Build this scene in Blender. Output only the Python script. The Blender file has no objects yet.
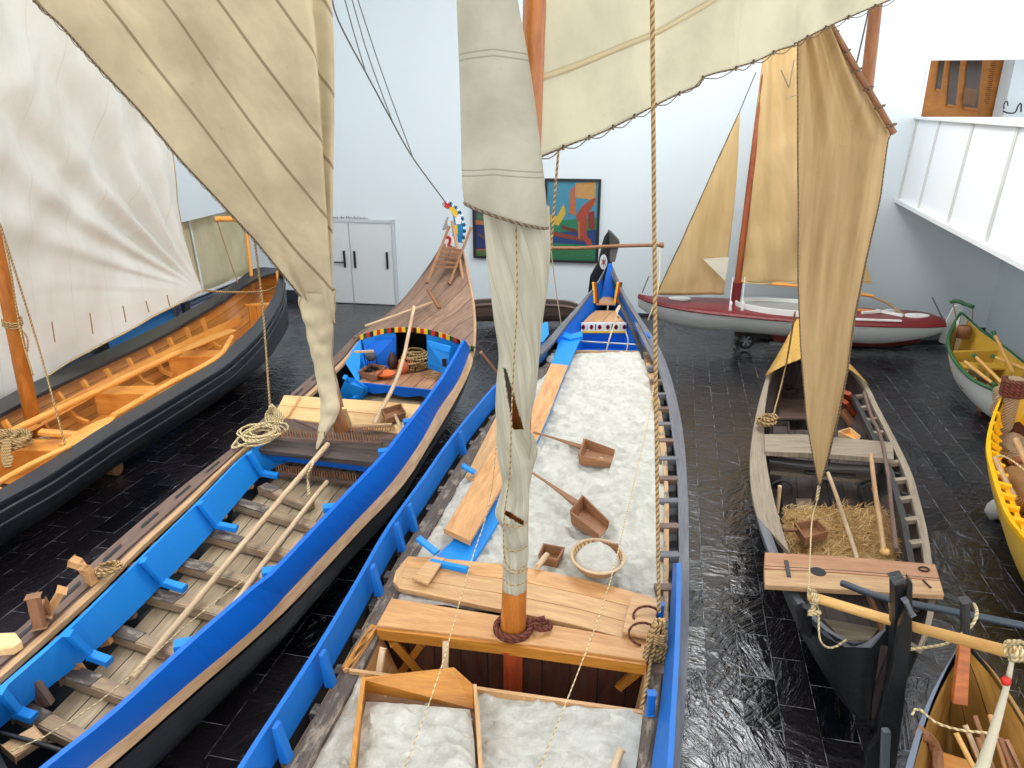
import bpy, math, random
from mathutils import Vector, noise, Matrix
random.seed(7)
S = bpy.context.scene
COL = S.collection
PI = math.pi
V = Vector
# ---------------------------------------------------------------- camera
F = 745.0; PITCH = math.radians(20.6); CH = 5.0
cp, sp = math.cos(PITCH), math.sin(PITCH)
cam = bpy.data.cameras.new('camera'); cam.sensor_width = 36; cam.lens = F/1024*36
co = bpy.data.objects.new('camera', cam); COL.objects.link(co)
co.location = (0,0,CH); co.rotation_euler = (PI/2-PITCH,0,0); S.camera = co
cam.clip_end = 200
def ray(px,py):
    dx=(px-512)/F; dy=-(py-384)/F
    return V((dx, cp+dy*sp, -sp+dy*cp))
def P(px,py,z):
    r=ray(px,py); return V((0,0,CH))+r*((z-CH)/r.z)
def PY(px,py,Y):
    r=ray(px,py); return V((0,0,CH))+r*(Y/r.y)
def PL(l): return [P(*a) for a in l]
def PYL(l): return [PY(*a) for a in l]
# ---------------------------------------------------------------- curves
def spl(pts, n):
    """Catmull-Rom through pts, n samples evenly by chord"""
    pts=[V(p) for p in pts]
    if len(pts)==2: return [pts[0].lerp(pts[1], i/(n-1)) for i in range(n)]
    e=[pts[0]*2-pts[1]]+pts+[pts[-1]*2-pts[-2]]
    d=[]
    for i in range(1,len(e)-2):
        p0,p1,p2,p3=e[i-1:i+3]
        for k in range(12):
            t=k/12
            d.append(.5*((2*p1)+(p2-p0)*t+(2*p0-5*p1+4*p2-p3)*t*t+(3*p1-p0-3*p2+p3)*t**3))
    d.append(pts[-1])
    L=[0]
    for a,b in zip(d,d[1:]): L.append(L[-1]+(b-a).length)
    out=[];j=0
    for i in range(n):
        s=L[-1]*i/(n-1)
        while j<len(L)-2 and L[j+1]<s: j+=1
        q=(s-L[j])/max(1e-9,L[j+1]-L[j])
        out.append(d[j].lerp(d[j+1],min(1,max(0,q))))
    return out
def at(c, s):
    """point at fraction s of polyline c (list)"""
    x=s*(len(c)-1); i=min(len(c)-2,int(x)); return c[i].lerp(c[i+1],x-i)
def mixc(a,b,t): return [p.lerp(q,t) for p,q in zip(a,b)]
# ---------------------------------------------------------------- mesh builder
class MB:
    def __init__(s): s.v=[];s.f=[];s.uv=[];s.m=[]
    def face(s, pts, uv=None, m=0):
        b=len(s.v); s.v+= [V(p) for p in pts]; s.f.append(tuple(range(b,b+len(pts))))
        if uv is None:
            a=V(pts[1])-V(pts[0]); 
            if a.length<1e-6: a=V((1,0,0))
            a.normalize(); nrm=V((0,0,1))
            for k in range(2,len(pts)):
                c=a.cross(V(pts[k])-V(pts[0]))
                if c.length>1e-6: nrm=c.normalized(); break
            b2=nrm.cross(a)
            uv=[((V(p)-V(pts[0])).dot(a),(V(p)-V(pts[0])).dot(b2)) for p in pts]
        s.uv.append(list(uv)); s.m.append(m)
    def grid(s, g, m=0, uvf=None, closed=False, flip=False):
        """g[i][j] points; u along i"""
        n=len(g); k=len(g[0]); b=len(s.v)
        for r in g: s.v+=[V(p) for p in r]
        U=[0]
        for i in range(1,n): U.append(U[-1]+(g[i][k//2]-g[i-1][k//2]).length)
        W=[[0] for _ in range(n)]
        for i in range(n):
            for j in range(1,k): W[i].append(W[i][-1]+(g[i][j]-g[i][j-1]).length)
        kk=k if closed else k-1
        for i in range(n-1):
            for j in range(kk):
                j2=(j+1)%k
                q=[(i,j),(i+1,j),(i+1,j2),(i,j2)]
                if flip: q=q[::-1]
                s.f.append(tuple(b+a*k+c for a,c in q))
                if uvf: s.uv.append([uvf(g[a][c]) for a,c in q])
                else:
                    def w(a,c):
                        if closed and c==0 and j2==0: return W[a][-1]+(g[a][0]-g[a][-1]).length
                        return W[a][c]
                    s.uv.append([(U[a],w(a,c)) for a,c in q])
                s.m.append(m)
    def sweep(s, pts, prof, up=V((0,0,1)), m=0, caps=True, scale=None, twist=0):
        """closed profile [(side,up)] swept along pts"""
        pts=[V(p) for p in pts]; n=len(pts); g=[]; pu=V(up)
        for i,p in enumerate(pts):
            t=(pts[min(n-1,i+1)]-pts[max(0,i-1)])
            if t.length<1e-9: t=V((0,1,0))
            t.normalize()
            sd=t.cross(pu)
            if sd.length<1e-4: sd=t.cross(V((1,0,0.01)))
            sd.normalize(); u2=sd.cross(t).normalized()
            k=scale[i] if scale else 1
            if twist:
                a=twist*i; sd,u2=sd*math.cos(a)+u2*math.sin(a),u2*math.cos(a)-sd*math.sin(a)
            g.append([p+sd*(x*k)+u2*(y*k) for x,y in prof])
        s.grid(g,m,closed=True)
        if caps:
            s.face(g[0][::-1] if True else g[0],m=m); s.face(g[-1],m=m)
    def bar(s,a,b,w,h,up=V((0,0,1)),m=0):
        s.sweep([a,b],[(-w/2,-h/2),(w/2,-h/2),(w/2,h/2),(-w/2,h/2)],up,m)
    def tube(s,pts,r,n=8,m=0,caps=True):
        if not isinstance(r,(list,tuple)): r=[r]*len(pts)
        prof=[(math.cos(2*PI*k/n),math.sin(2*PI*k/n)) for k in range(n)]
        up=V((0,0,1))
        d=(V(pts[-1])-V(pts[0]))
        if d.length>1e-6 and abs(d.normalized().z)>.8: up=V((0,1,0))
        s.sweep(pts,prof,up,m,caps,scale=list(r))
    def ribbon(s,c1,c2,t,m=0,n=24,dirv=None):
        a=spl(c1,n) if len(c1)!=n else c1; b=spl(c2,n) if len(c2)!=n else c2
        g=[]; nn=[]
        for i in range(n):
            if dirv is not None: nv=V(dirv)
            else:
                tg=a[min(n-1,i+1)]-a[max(0,i-1)]
                nv=tg.cross(b[i]-a[i])
                if nv.length<1e-7: nv=V(nn[-1]) if nn else V((0,0,-1))
                nv.normalize()
                if nn and nv.dot(nn[-1])<0: nv=-nv
            nn.append(nv)
        if dirv is None and sum(v.z for v in nn)>0: nn=[-v for v in nn]
        for i in range(n):
            nv=nn[i]; g.append([a[i],b[i],b[i]+nv*t,a[i]+nv*t])
        s.grid(g,m,closed=True); s.face(g[0][::-1],m=m); s.face(g[-1],m=m)
    def prism(s,poly,vec,m=0,mside=None):
        vec=V(vec); q=[V(p) for p in poly]; w=[p+vec for p in q]
        s.face(q,m=m); s.face(w[::-1],m=m)
        for i in range(len(q)):
            j=(i+1)%len(q); s.face([q[i],w[i],w[j],q[j]],m=m if mside is None else mside)
    def box(s,c,sx,sy,sz,rz=0,m=0):
        c=V(c); R=Matrix.Rotation(rz,3,'Z')
        p=[c+R@V((x*sx/2,y*sy/2,-sz/2)) for x,y in((-1,-1),(1,-1),(1,1),(-1,1))]
        s.prism(p,(0,0,sz),m)
    def disc(s,c,r,nrm=V((0,0,1)),n=20,t=.01,m=0):
        nrm=V(nrm).normalized(); a=nrm.orthogonal().normalized(); b=nrm.cross(a)
        s.prism([V(c)+a*(r*math.cos(2*PI*k/n))+b*(r*math.sin(2*PI*k/n)) for k in range(n)],nrm*t,m)
    def lathe(s,c,prof,n=24,m=0,ax=V((0,0,1)),sx=1,sy=1,rz=0):
        R=Matrix.Rotation(rz,3,'Z')
        g=[[V(c)+R@V((r*math.cos(2*PI*k/n)*sx,r*math.sin(2*PI*k/n)*sy,z)) for k in range(n)] for r,z in prof]
        s.grid(g,m,closed=True)
    def build(s,name,mats,parent=None,smooth=False,bevel=0,seg=2,solid=0,label=None,weld=False):
        me=bpy.data.meshes.new(name)
        off=parent.location.copy() if parent is not None and parent.type=='EMPTY' else (parent['_o'] if parent is not None and '_o' in parent else V((0,0,0)))
        off=V(off)
        me.from_pydata([v-off for v in s.v],[],s.f)
        if not isinstance(mats,(list,tuple)): mats=[mats]
        for m in mats: me.materials.append(m)
        l=me.uv_layers.new(name='UVMap'); i=0
        for poly,uv,mi in zip(me.polygons,s.uv,s.m):
            poly.material_index=mi; poly.use_smooth=smooth
            for q in uv: l.data[i].uv=q; i+=1
        me.validate(); me.update()
        o=bpy.data.objects.new(name,me); COL.objects.link(o)
        if parent is not None:
            o.parent=parent; o['_o']=tuple(off)
        else: o['_o']=(0,0,0)
        if weld or bevel:
            w=o.modifiers.new('w','WELD'); w.merge_threshold=.0004
        if bevel:
            b=o.modifiers.new('b','BEVEL'); b.width=bevel; b.segments=seg; b.limit_method='ANGLE'; b.angle_limit=math.radians(35)
        if solid:
            b=o.modifiers.new('s','SOLIDIFY'); b.thickness=solid; b.offset=0
        if label: o['label']=label
        return o
def thing(name,label,cat,loc=(0,0,0),group=None):
    o=bpy.data.objects.new(name,None); COL.objects.link(o); o.location=loc; o.empty_display_size=.1
    o['label']=label; o['category']=cat
    if group: o['group']=group
    return o
def tag(o,label,cat,group=None,kind=None):
    o['label']=label; o['category']=cat
    if group: o['group']=group
    if kind: o['kind']=kind
    return o
def recentre(o):
    """move a single-mesh thing's origin to its base"""
    me=o.data; n=len(me.vertices)
    c=V((0,0,0)); zmin=min(v.co.z for v in me.vertices)
    for v in me.vertices: c+=v.co
    c/=n; c.z=zmin
    for v in me.vertices: v.co-=c
    o.location=c; o['_o']=tuple(c); return o
# ---------------------------------------------------------------- materials
def newmat(name):
    m=bpy.data.materials.new(name); m.use_nodes=True; nt=m.node_tree; nt.nodes.clear()
    o=nt.nodes.new('ShaderNodeOutputMaterial'); b=nt.nodes.new('ShaderNodeBsdfPrincipled')
    nt.links.new(b.outputs[0],o.inputs[0]); return m,nt,b,o
def nd(nt,t,**k):
    n=nt.nodes.new('ShaderNode'+t)
    for a,v in k.items(): setattr(n,a,v)
    return n
def lk(nt,a,b): nt.links.new(a,b)
def ramp(nt,fac,stops):
    r=nd(nt,'ValToRGB'); e=r.color_ramp.elements
    while len(e)>1: e.remove(e[-1])
    e[0].position=stops[0][0]; e[0].color=(*stops[0][1],1)
    for p,c in stops[1:]:
        x=e.new(p); x.color=(*c,1)
    lk(nt,fac,r.inputs[0]); return r.outputs[0]
def srgb(r,g,b):
    return tuple((c/255/12.92 if c/255<=.04045 else ((c/255+.055)/1.055)**2.4) for c in (r,g,b))
def mapn(nt,src,sc,loc=(0,0,0)):
    m=nd(nt,'Mapping'); m.inputs['Scale'].default_value=sc; m.inputs['Location'].default_value=loc
    lk(nt,src,m.inputs['Vector']); return m.outputs[0]
def noisen(nt,vec,scale,detail=4,rough=.6,dist=0):
    n=nd(nt,'TexNoise'); n.inputs['Scale'].default_value=scale; n.inputs['Detail'].default_value=detail
    n.inputs['Roughness'].default_value=rough; n.inputs['Distortion'].default_value=dist
    lk(nt,vec,n.inputs['Vector']); return n.outputs['Fac']
def mix(nt,fac,a,b,mode='MIX'):
    m=nd(nt,'Mix',data_type='RGBA',blend_type=mode)
    if isinstance(fac,(int,float)): m.inputs[0].default_value=fac
    else: lk(nt,fac,m.inputs[0])
    for i,x in ((6,a),(7,b)):
        if isinstance(x,tuple): m.inputs[i].default_value=(*x,1)
        else: lk(nt,x,m.inputs[i])
    return m.outputs[2]
def bump(nt,b,h,strength=.3,dist=.01):
    n=nd(nt,'Bump'); n.inputs['Strength'].default_value=strength; n.inputs['Distance'].default_value=dist
    lk(nt,h,n.inputs['Height']); lk(nt,n.outputs[0],b.inputs['Normal'])
def math_(nt,op,a,b=None):
    m=nd(nt,'Math',operation=op)
    for i,x in enumerate((a,b)):
        if x is None: continue
        if isinstance(x,(int,float)): m.inputs[i].default_value=x
        else: lk(nt,x,m.inputs[i])
    return m.outputs[0]
def wood(name,c1,c2,rough=.55,gs=14,planks=0,wear=None,bs=.35,var=.14,seamc=(.01,.008,.006)):
    """grain along U. planks: plank width along V"""
    m,nt,b,o=newmat(name); uv=nd(nt,'UVMap').outputs[0]
    obi=nd(nt,'ObjectInfo').outputs['Random']
    add=nd(nt,'VectorMath',operation='ADD'); lk(nt,uv,add.inputs[0]); cb=nd(nt,'CombineXYZ'); 
    lk(nt,math_(nt,'MULTIPLY',obi,37.),cb.inputs[0]); lk(nt,math_(nt,'MULTIPLY',obi,11.),cb.inputs[2]); lk(nt,cb.outputs[0],add.inputs[1])
    v=add.outputs[0]
    n1=noisen(nt,mapn(nt,v,(1.3,gs,1)),1.6,6,.65,.6)
    n2=noisen(nt,mapn(nt,v,(3,gs*5,1)),2.,3,.6)
    f=math_(nt,'ADD',math_(nt,'MULTIPLY',n1,.7),math_(nt,'MULTIPLY',n2,.3))
    col=ramp(nt,f,[(.32,c2),(.5,tuple((x+y)/2 for x,y in zip(c1,c2))),(.66,c1)])
    n3=noisen(nt,mapn(nt,v,(1,2.5,1)),1.5,3,.5)
    col=mix(nt,math_(nt,'MULTIPLY',n3,var*1.5),col,tuple(x*.45 for x in c2))
    if wear:
        n4=noisen(nt,mapn(nt,v,(2,6,1)),2.5,6,.7)
        wf=ramp(nt,n4,[(.5,(0,0,0)),(.62,(1,1,1))])
        col=mix(nt,wf,col,wear)
    if planks:
        sx=nd(nt,'SeparateXYZ'); lk(nt,uv,sx.inputs[0])
        q=math_(nt,'DIVIDE',sx.outputs[1],planks)
        fr=math_(nt,'FRACT',q); fl=math_(nt,'FLOOR',q)
        ln=math_(nt,'LESS_THAN',math_(nt,'MULTIPLY',math_(nt,'MINIMUM',fr,math_(nt,'SUBTRACT',1.,fr)),planks),.006)
        wn=nd(nt,'TexWhiteNoise',noise_dimensions='1D'); lk(nt,fl,wn.inputs['W'])
        col=mix(nt,math_(nt,'MULTIPLY',wn.outputs[0],.4),col,tuple(x*.5 for x in c2))
        col=mix(nt,ln,col,seamc)
    lk(nt,col,b.inputs['Base Color']); b.inputs['Roughness'].default_value=rough
    bump(nt,b,f,bs,.008); return m
def paint(name,c,rough=.35,var=.12,wear=None,wt=.66,metal=0,bs=.15,wscale=6,planks=0,coat=0):
    m,nt,b,o=newmat(name); uv=nd(nt,'UVMap').outputs[0]
    n=noisen(nt,mapn(nt,uv,(1,5,1)),4,5,.6)
    col=mix(nt,math_(nt,'MULTIPLY',n,var*2),c,tuple(x*.55 for x in c))
    if wear:
        n2=noisen(nt,mapn(nt,uv,(1,2.,1)),wscale,8,.75)
        w=ramp(nt,n2,[(wt-.03,(0,0,0)),(wt+.03,(1,1,1))]); col=mix(nt,w,col,wear)
    if planks:
        sx=nd(nt,'SeparateXYZ'); lk(nt,uv,sx.inputs[0])
        fr=math_(nt,'FRACT',math_(nt,'DIVIDE',sx.outputs[1],planks))
        ln=math_(nt,'LESS_THAN',fr,.045); col=mix(nt,math_(nt,'MULTIPLY',ln,.5),col,tuple(min(1,x*2.5+.02) for x in c))
    lk(nt,col,b.inputs['Base Color']); b.inputs['Roughness'].default_value=rough; b.inputs['Metallic'].default_value=metal
    b.inputs['Coat Weight'].default_value=coat; b.inputs['Specular IOR Level'].default_value=.35
    bump(nt,b,n,bs,.01); return m
def plain(name,c,rough=.5,metal=0,emit=0):
    m,nt,b,o=newmat(name)
    tc=nd(nt,'TexCoord').outputs['Object']; n=noisen(nt,tc,3,3,.5)
    lk(nt,mix(nt,math_(nt,'MULTIPLY',n,.12),c,tuple(x*.7 for x in c)),b.inputs['Base Color'])
    b.inputs['Roughness'].default_value=rough; b.inputs['Metallic'].default_value=metal
    if emit: b.inputs['Emission Color'].default_value=(*c,1); b.inputs['Emission Strength'].default_value=emit
    return m
def cloth(name,c,c2,seamc,spacing=0,sw=.012,streak=(1,6),double=False,trans=.35,off=0,fine=1.0,st=.5,curve=0):
    m,nt,b,o=newmat(name); uv=nd(nt,'UVMap').outputs[0]
    n1=noisen(nt,mapn(nt,uv,(streak[0],streak[1],1)),1.,5,.6,.3)
    n2=noisen(nt,mapn(nt,uv,(1,1,1)),2.2,5,.65)
    col=ramp(nt,n1,[(.3,c2),(.62,c)])
    col=mix(nt,math_(nt,'MULTIPLY',n2,st),col,c2)
    n5=noisen(nt,mapn(nt,uv,(1,1,1)),9.,4,.7)
    col=mix(nt,math_(nt,'MULTIPLY',ramp(nt,n5,[(.66,(0,0,0)),(.74,(1,1,1))]),.35),col,seamc)
    if spacing:
        sx=nd(nt,'SeparateXYZ'); lk(nt,uv,sx.inputs[0])
        q=math_(nt,'FRACT',math_(nt,'DIVIDE',math_(nt,'ADD',sx.outputs[1],off),spacing))
        l=math_(nt,'LESS_THAN',q,sw/spacing)
        if double:
            l2=math_(nt,'LESS_THAN',math_(nt,'ABSOLUTE',math_(nt,'SUBTRACT',q,.035/spacing)),sw/spacing/2)
            l=math_(nt,'MAXIMUM',l,l2)
        col=mix(nt,math_(nt,'MULTIPLY',l,.75),col,seamc)
    lk(nt,col,b.inputs['Base Color']); b.inputs['Roughness'].default_value=.85
    wv=noisen(nt,uv,14,4,.6)
    bump(nt,b,wv,.25,.01)
    t=nd(nt,'BsdfTranslucent'); lk(nt,col,t.inputs[0]); mx=nd(nt,'MixShader'); mx.inputs[0].default_value=trans
    lk(nt,b.outputs[0],mx.inputs[1]); lk(nt,t.outputs[0],mx.inputs[2]); lk(nt,mx.outputs[0],o.inputs[0])
    return m
def ropemat(name,c,c2):
    m,nt,b,o=newmat(name); uv=nd(nt,'UVMap').outputs[0]
    w=nd(nt,'TexWave',wave_type='BANDS',bands_direction='DIAGONAL'); w.inputs['Scale'].default_value=14
    lk(nt,uv,w.inputs['Vector']); lk(nt,ramp(nt,w.outputs['Fac'],[(.1,c2),(.6,c)]),b.inputs['Base Color'])
    b.inputs['Roughness'].default_value=.9; bump(nt,b,w.outputs['Fac'],.8,.01); return m
# ================================================================ material set
BLUE=paint('blue_paint',srgb(6,102,204),.5,.05,coat=.0)
BLUE2=paint('bright_blue_paint',srgb(24,136,222),.5,.06)
BLUEW=paint('worn_blue_paint',srgb(20,108,194),.5,.12,wear=srgb(170,190,205),wt=.76)
BLACKP=paint('black_paint',srgb(48,52,58),.35,.3,bs=.3,coat=.15)
TAR=paint('tarred_wood',srgb(40,42,44),.35,.4,wear=srgb(120,115,105),wt=.72,bs=.8,wscale=9)
GREYRIM=wood('grey_rim_wood',srgb(120,120,124),srgb(78,80,86),.6)
OAKL=wood('pale_plank',srgb(222,180,128),srgb(178,130,84),.55,10)
OAKO=wood('oiled_plank',srgb(226,176,118),srgb(184,126,74),.5,9)
BEAMY=wood('yellow_beam',srgb(216,150,60),srgb(170,104,34),.45,9)
PLYF=wood('fresh_pine',srgb(238,202,146),srgb(214,168,108),.55,5,bs=.1,var=.1)
FLOORB=wood('bleached_floor_planks',srgb(206,184,150),srgb(150,126,96),.7,9,planks=.19)
DECKB=wood('brown_deck',srgb(172,138,114),srgb(120,90,72),.6,9,planks=.28,bs=.3,seamc=srgb(50,36,30))
SIDEB=wood('brown_side_plank',srgb(132,106,92),srgb(84,62,54),.6,10)
LIGHTE=wood('light_edge_strip',srgb(216,178,132),srgb(160,118,80),.55,10)
WORN=wood('worn_side_deck',srgb(206,168,118),srgb(150,118,84),.65,12,wear=srgb(96,88,84))
GREYP=wood('grey_worn_plank',srgb(112,98,88),srgb(70,60,54),.75,14,wear=srgb(150,136,120))
REDB=wood('red_brown_boards',srgb(112,66,48),srgb(66,34,26),.6,8,planks=.22,wear=srgb(90,70,62))
REDW=wood('red_stained_post',srgb(186,82,40),srgb(128,50,24),.5,8)
MASTO=wood('orange_mast',srgb(206,126,48),srgb(142,76,22),.35,6,bs=.2)
MASTB=wood('brown_mast',srgb(176,112,58),srgb(110,62,28),.45,6,bs=.25)
VARN=wood('varnished_pine',srgb(250,184,94),srgb(226,140,52),.3,7,bs=.1,var=.12)
VARNP=wood('varnished_planking',srgb(248,178,88),srgb(220,134,50),.3,7,planks=.17,bs=.1,var=.12,seamc=srgb(140,80,30))
TOOLW=wood('tool_wood',srgb(168,118,78),srgb(116,74,46),.6,10)
STICK=wood('pale_stick',srgb(226,200,164),srgb(182,148,110),.6,8,bs=.15)
GOLD=wood('golden_stick',srgb(238,190,116),srgb(206,150,78),.5,6,bs=.12)
PINK=wood('salmon_board',srgb(206,158,120),srgb(168,114,78),.55,7,planks=.24)
GREYW=wood('weathered_grey',srgb(176,160,136),srgb(116,102,88),.75,14)
DARKW=wood('dark_weathered_wood',srgb(104,88,80),srgb(58,48,46),.7,12,planks=.2)
DARKF=wood('sooty_frame_wood',srgb(78,74,72),srgb(36,34,36),.6,12)
YELL=paint('mustard_paint',srgb(206,164,62),.45,.15)
YELL2=paint('yellow_paint',srgb(244,182,20),.4,.12)
WHITEP=paint('white_hull_paint',srgb(232,234,228),.35,.06)
GREENP=paint('green_paint',srgb(52,104,62),.4,.15)
MAROON=paint('maroon_paint',srgb(116,36,38),.35,.12)
OCHRE=paint('ochre_canvas',srgb(210,166,82),.75,.4,wear=srgb(170,120,56),wt=.55,wscale=8)
WHITE=plain('matt_white',srgb(236,238,238),.6)
REDP=paint('red_paint',srgb(206,44,30),.4,.1)
YELP=paint('yellow_trim_paint',srgb(240,196,40),.4,.1)
GRNP=paint('dark_green_trim',srgb(30,80,50),.4,.1)
IRON=paint('rusty_iron',srgb(70,58,54),.55,.3,wear=srgb(120,66,40),wt=.6,metal=.5)
RUST=ropemat('rust_rope',srgb(120,60,40),srgb(70,34,26))
CHROME=paint('galvanised_iron',srgb(160,166,172),.35,.1,metal=.8)
ROPE=ropemat('hemp_rope',srgb(190,156,104),srgb(120,92,56))
ROPEL=ropemat('pale_rope',srgb(226,206,160),srgb(176,150,104))
TERRA=paint('terracotta',srgb(206,104,62),.5,.15)
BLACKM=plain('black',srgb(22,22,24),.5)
NETM=ropemat('net_cloth',srgb(186,158,124),srgb(130,104,76))
HEAD=2
# ================================================================ room
def wallm(name,c,rough=.7):
    m,nt,b,o=newmat(name); tc=nd(nt,'TexCoord').outputs['Object']
    n=noisen(nt,tc,1.2,3,.5); lk(nt,mix(nt,math_(nt,'MULTIPLY',n,.05),c,tuple(x*.8 for x in c)),b.inputs['Base Color'])
    b.inputs['Roughness'].default_value=rough
    bump(nt,b,noisen(nt,tc,60,2,.5),.05,.003); return m
WALL=wallm('white_plaster',srgb(216,225,229))
WALLR=wallm('white_plaster_balcony',srgb(240,243,245))
def floormat():
    m,nt,b,o=newmat('black_slate_tiles')
    geo=nd(nt,'NewGeometry').outputs['Position']
    mp=nd(nt,'Mapping'); mp.inputs['Rotation'].default_value=(0,0,math.radians(-78)); lk(nt,geo,mp.inputs[0])
    # tile space: x along the hall, y across
    v=mp.outputs[0]
    br=nd(nt,'TexBrick'); br.offset=.5; br.offset_frequency=2; lk(nt,v,br.inputs['Vector'])
    br.inputs['Scale'].default_value=1; br.inputs['Brick Width'].default_value=.62; br.inputs['Row Height'].default_value=.31
    br.inputs['Mortar Size'].default_value=.003; br.inputs['Mortar Smooth'].default_value=.3; br.inputs['Bias'].default_value=0
    br.inputs['Color1'].default_value=(*srgb(14,16,22),1); br.inputs['Color2'].default_value=(*srgb(44,38,42),1)
    n0=noisen(nt,v,5,4,.6)
    jb=ramp(nt,n0,[(.44,srgb(18,19,24)),(.60,srgb(190,196,206))])
    gm=mix(nt,br.outputs['Fac'],br.outputs['Color'],jb)
    lk(nt,gm,b.inputs['Base Color'])
    # per tile random direction streaks
    br2=nd(nt,'TexBrick'); br2.offset=.5; br2.offset_frequency=2; lk(nt,v,br2.inputs['Vector'])
    br2.inputs['Scale'].default_value=1; br2.inputs['Brick Width'].default_value=.62; br2.inputs['Row Height'].default_value=.31
    br2.inputs['Mortar Size'].default_value=0; br2.inputs['Color1'].default_value=(0,0,0,1); br2.inputs['Color2'].default_value=(1,1,1,1)
    rnd=br2.outputs['Color']
    cmb=nd(nt,'VectorMath',operation='ADD'); lk(nt,v,cmb.inputs[0])
    sc=nd(nt,'VectorMath',operation='SCALE'); lk(nt,rnd,sc.inputs[0]); sc.inputs['Scale'].default_value=30; lk(nt,sc.outputs[0],cmb.inputs[1])
    vr=nd(nt,'VectorRotate',rotation_type='Z_AXIS'); lk(nt,cmb.outputs[0],vr.inputs['Vector'])
    lk(nt,math_(nt,'MULTIPLY',rnd,5.0),vr.inputs['Angle'])
    s1=noisen(nt,mapn(nt,vr.outputs[0],(1.6,7.5,1)),1.,4,.58,2.0)
    s2=noisen(nt,v,5.,4,.6,1.0)
    h=math_(nt,'ADD',s1,math_(nt,'MULTIPLY',s2,.9))
    h=math_(nt,'SUBTRACT',h,math_(nt,'MULTIPLY',br.outputs['Fac'],.5))
    bump(nt,b,h,.9,.018)
    b.inputs['Roughness'].default_value=.14; b.inputs['IOR'].default_value=1.85
    return m
FLOORM=floormat()
def struct(name,mb,mat,parent=None,**k):
    o=mb.build(name,mat,parent,**k)
    if parent is None: o['kind']='structure'
    return o
HC=9.6
BW=[P(396,305,0),P(985,330,0)]             # two points on the foot of the back wall
bd=(BW[1]-BW[0]).normalized()
def bwY(px,py):
    """point on the back wall seen at a pixel"""
    r=ray(px,py); o=V((0,0,CH)); n=V((bd.y,-bd.x,0)); t=(BW[0]-o).dot(n)/r.dot(n); return o+r*t
bn=V((bd.y,-bd.x,0)); 
if bn.y>0: bn=-bn                           # towards the camera
LC=bwY(283,296); LC.z=0                     # back-left corner
RC=BW[1].copy()
rd=V((-math.tan(math.radians(14)),-1,0)).normalized()   # right wall direction, towards the camera
ld=V((-math.tan(math.radians(11.5)),-1,0)).normalized()
FRN=-4.0
def ext(p,d): return p+d*((p.y-FRN)/-d.y)
LF=ext(LC,ld); RF=ext(RC,rd)
m=MB(); m.prism([LF+V((-3,0,0)),RF+V((3,0,0)),RC+V((5,3,0)),LC+V((-3,3,0))],(0,0,-.2)); struct('floor',m,FLOORM)
# back wall with the upper-storey opening
ot=bwY(927,58); ob=bwY(918,117)
zt=ot.z; zb=ob.z; OX=(bwY(918,117)-LC).dot(bd); W=(RC-LC).length+4
def bp(s,z,d=0): return LC+bd*s+V((0,0,z))+bn*d
m=MB()
def slab(m,s0,s1,z0,z1,d0=0,d1=-.25,mi=0): m.prism([bp(s0,z0,d0),bp(s1,z0,d0),bp(s1,z1,d0),bp(s0,z1,d0)],-bn*(d0-d1),mi)
slab(m,-.5,OX,0,HC); slab(m,OX,W,0,zb); slab(m,OX,W,zt,HC)
struct('wall_back',m,WALL)
# window-like opening frame
m=MB(); slab(m,OX-.0,OX+.05,zb,zt,.02,-.25); slab(m,OX,W,zt-.04,zt+.0,.02,-.25)
struct('window_1',m,WHITE,bevel=.004)
def dpt(px,py,d):
    r=ray(px,py); o=V((0,0,CH)); n=bn; t=(BW[0]+bn*d-o).dot(n)/r.dot(n); return o+r*t
# room behind the opening: orange panelled wall with cases
ORG=wood('amber_panel',srgb(206,138,56),srgb(176,104,34),.5,2,bs=.05,var=.15)
m=MB(); s0=OX-1.2; de=-2.6
slab(m,s0,OX+4.2,zb-1,zt+1.2,de,de-.1); struct('wall_upper_room',m,ORG)
m=MB(); pS=(dpt(1009,90,-1.9)-LC).dot(bd); slab(m,pS,pS+4,zb-1,zt+1.2,-1.9,-2.5); struct('wall_upper_right',m,WALL)
m=MB(); slab(m,s0,OX+6,zb-1.2,zb-1,-.25,-4); struct('floor_upper',m,WHITE)
m=MB(); slab(m,s0,OX+6,zt+1.2,zt+1.3,-.25,-4); struct('ceiling_upper',m,WHITE)
CASE=plain('dark_case_glass',srgb(52,34,22),.2); CASE2=plain('case_interior_picture',srgb(120,84,50),.5)
for i,(x0,x1,yb,lab) in enumerate(((935.5,942,89.5,'narrow dark glass slot on amber wall, leftmost'),(946.5,957,105,'tall dark glass case on amber wall, middle one'),(963,979,108,'wide dark glass case with picture on amber wall'))):
    t=thing('display_case',lab,'display case',dpt(x0,yb,de))
    a,b2,c,d=dpt(x0,yb,de+.03),dpt(x1-2,yb+1.5,de+.03),dpt(x1+4,50,de+.03),dpt(x0+5,50,de+.03)
    k=MB(); k.prism([a,b2,c,d],bn*.03); k.build('case_glass',CASE,t)
    k=MB(); k.bar(a,b2,.1,.05); k.bar(b2,c,.05,.05); k.build('case_frame',ORG,t)
    if i==2:
        k=MB(); k.prism([dpt(962.5,104,de+.07),dpt(975,106,de+.07),dpt(977,89,de+.07),dpt(964.5,87,de+.07)],bn*.01); k.build('picture',CASE2,t)
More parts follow.
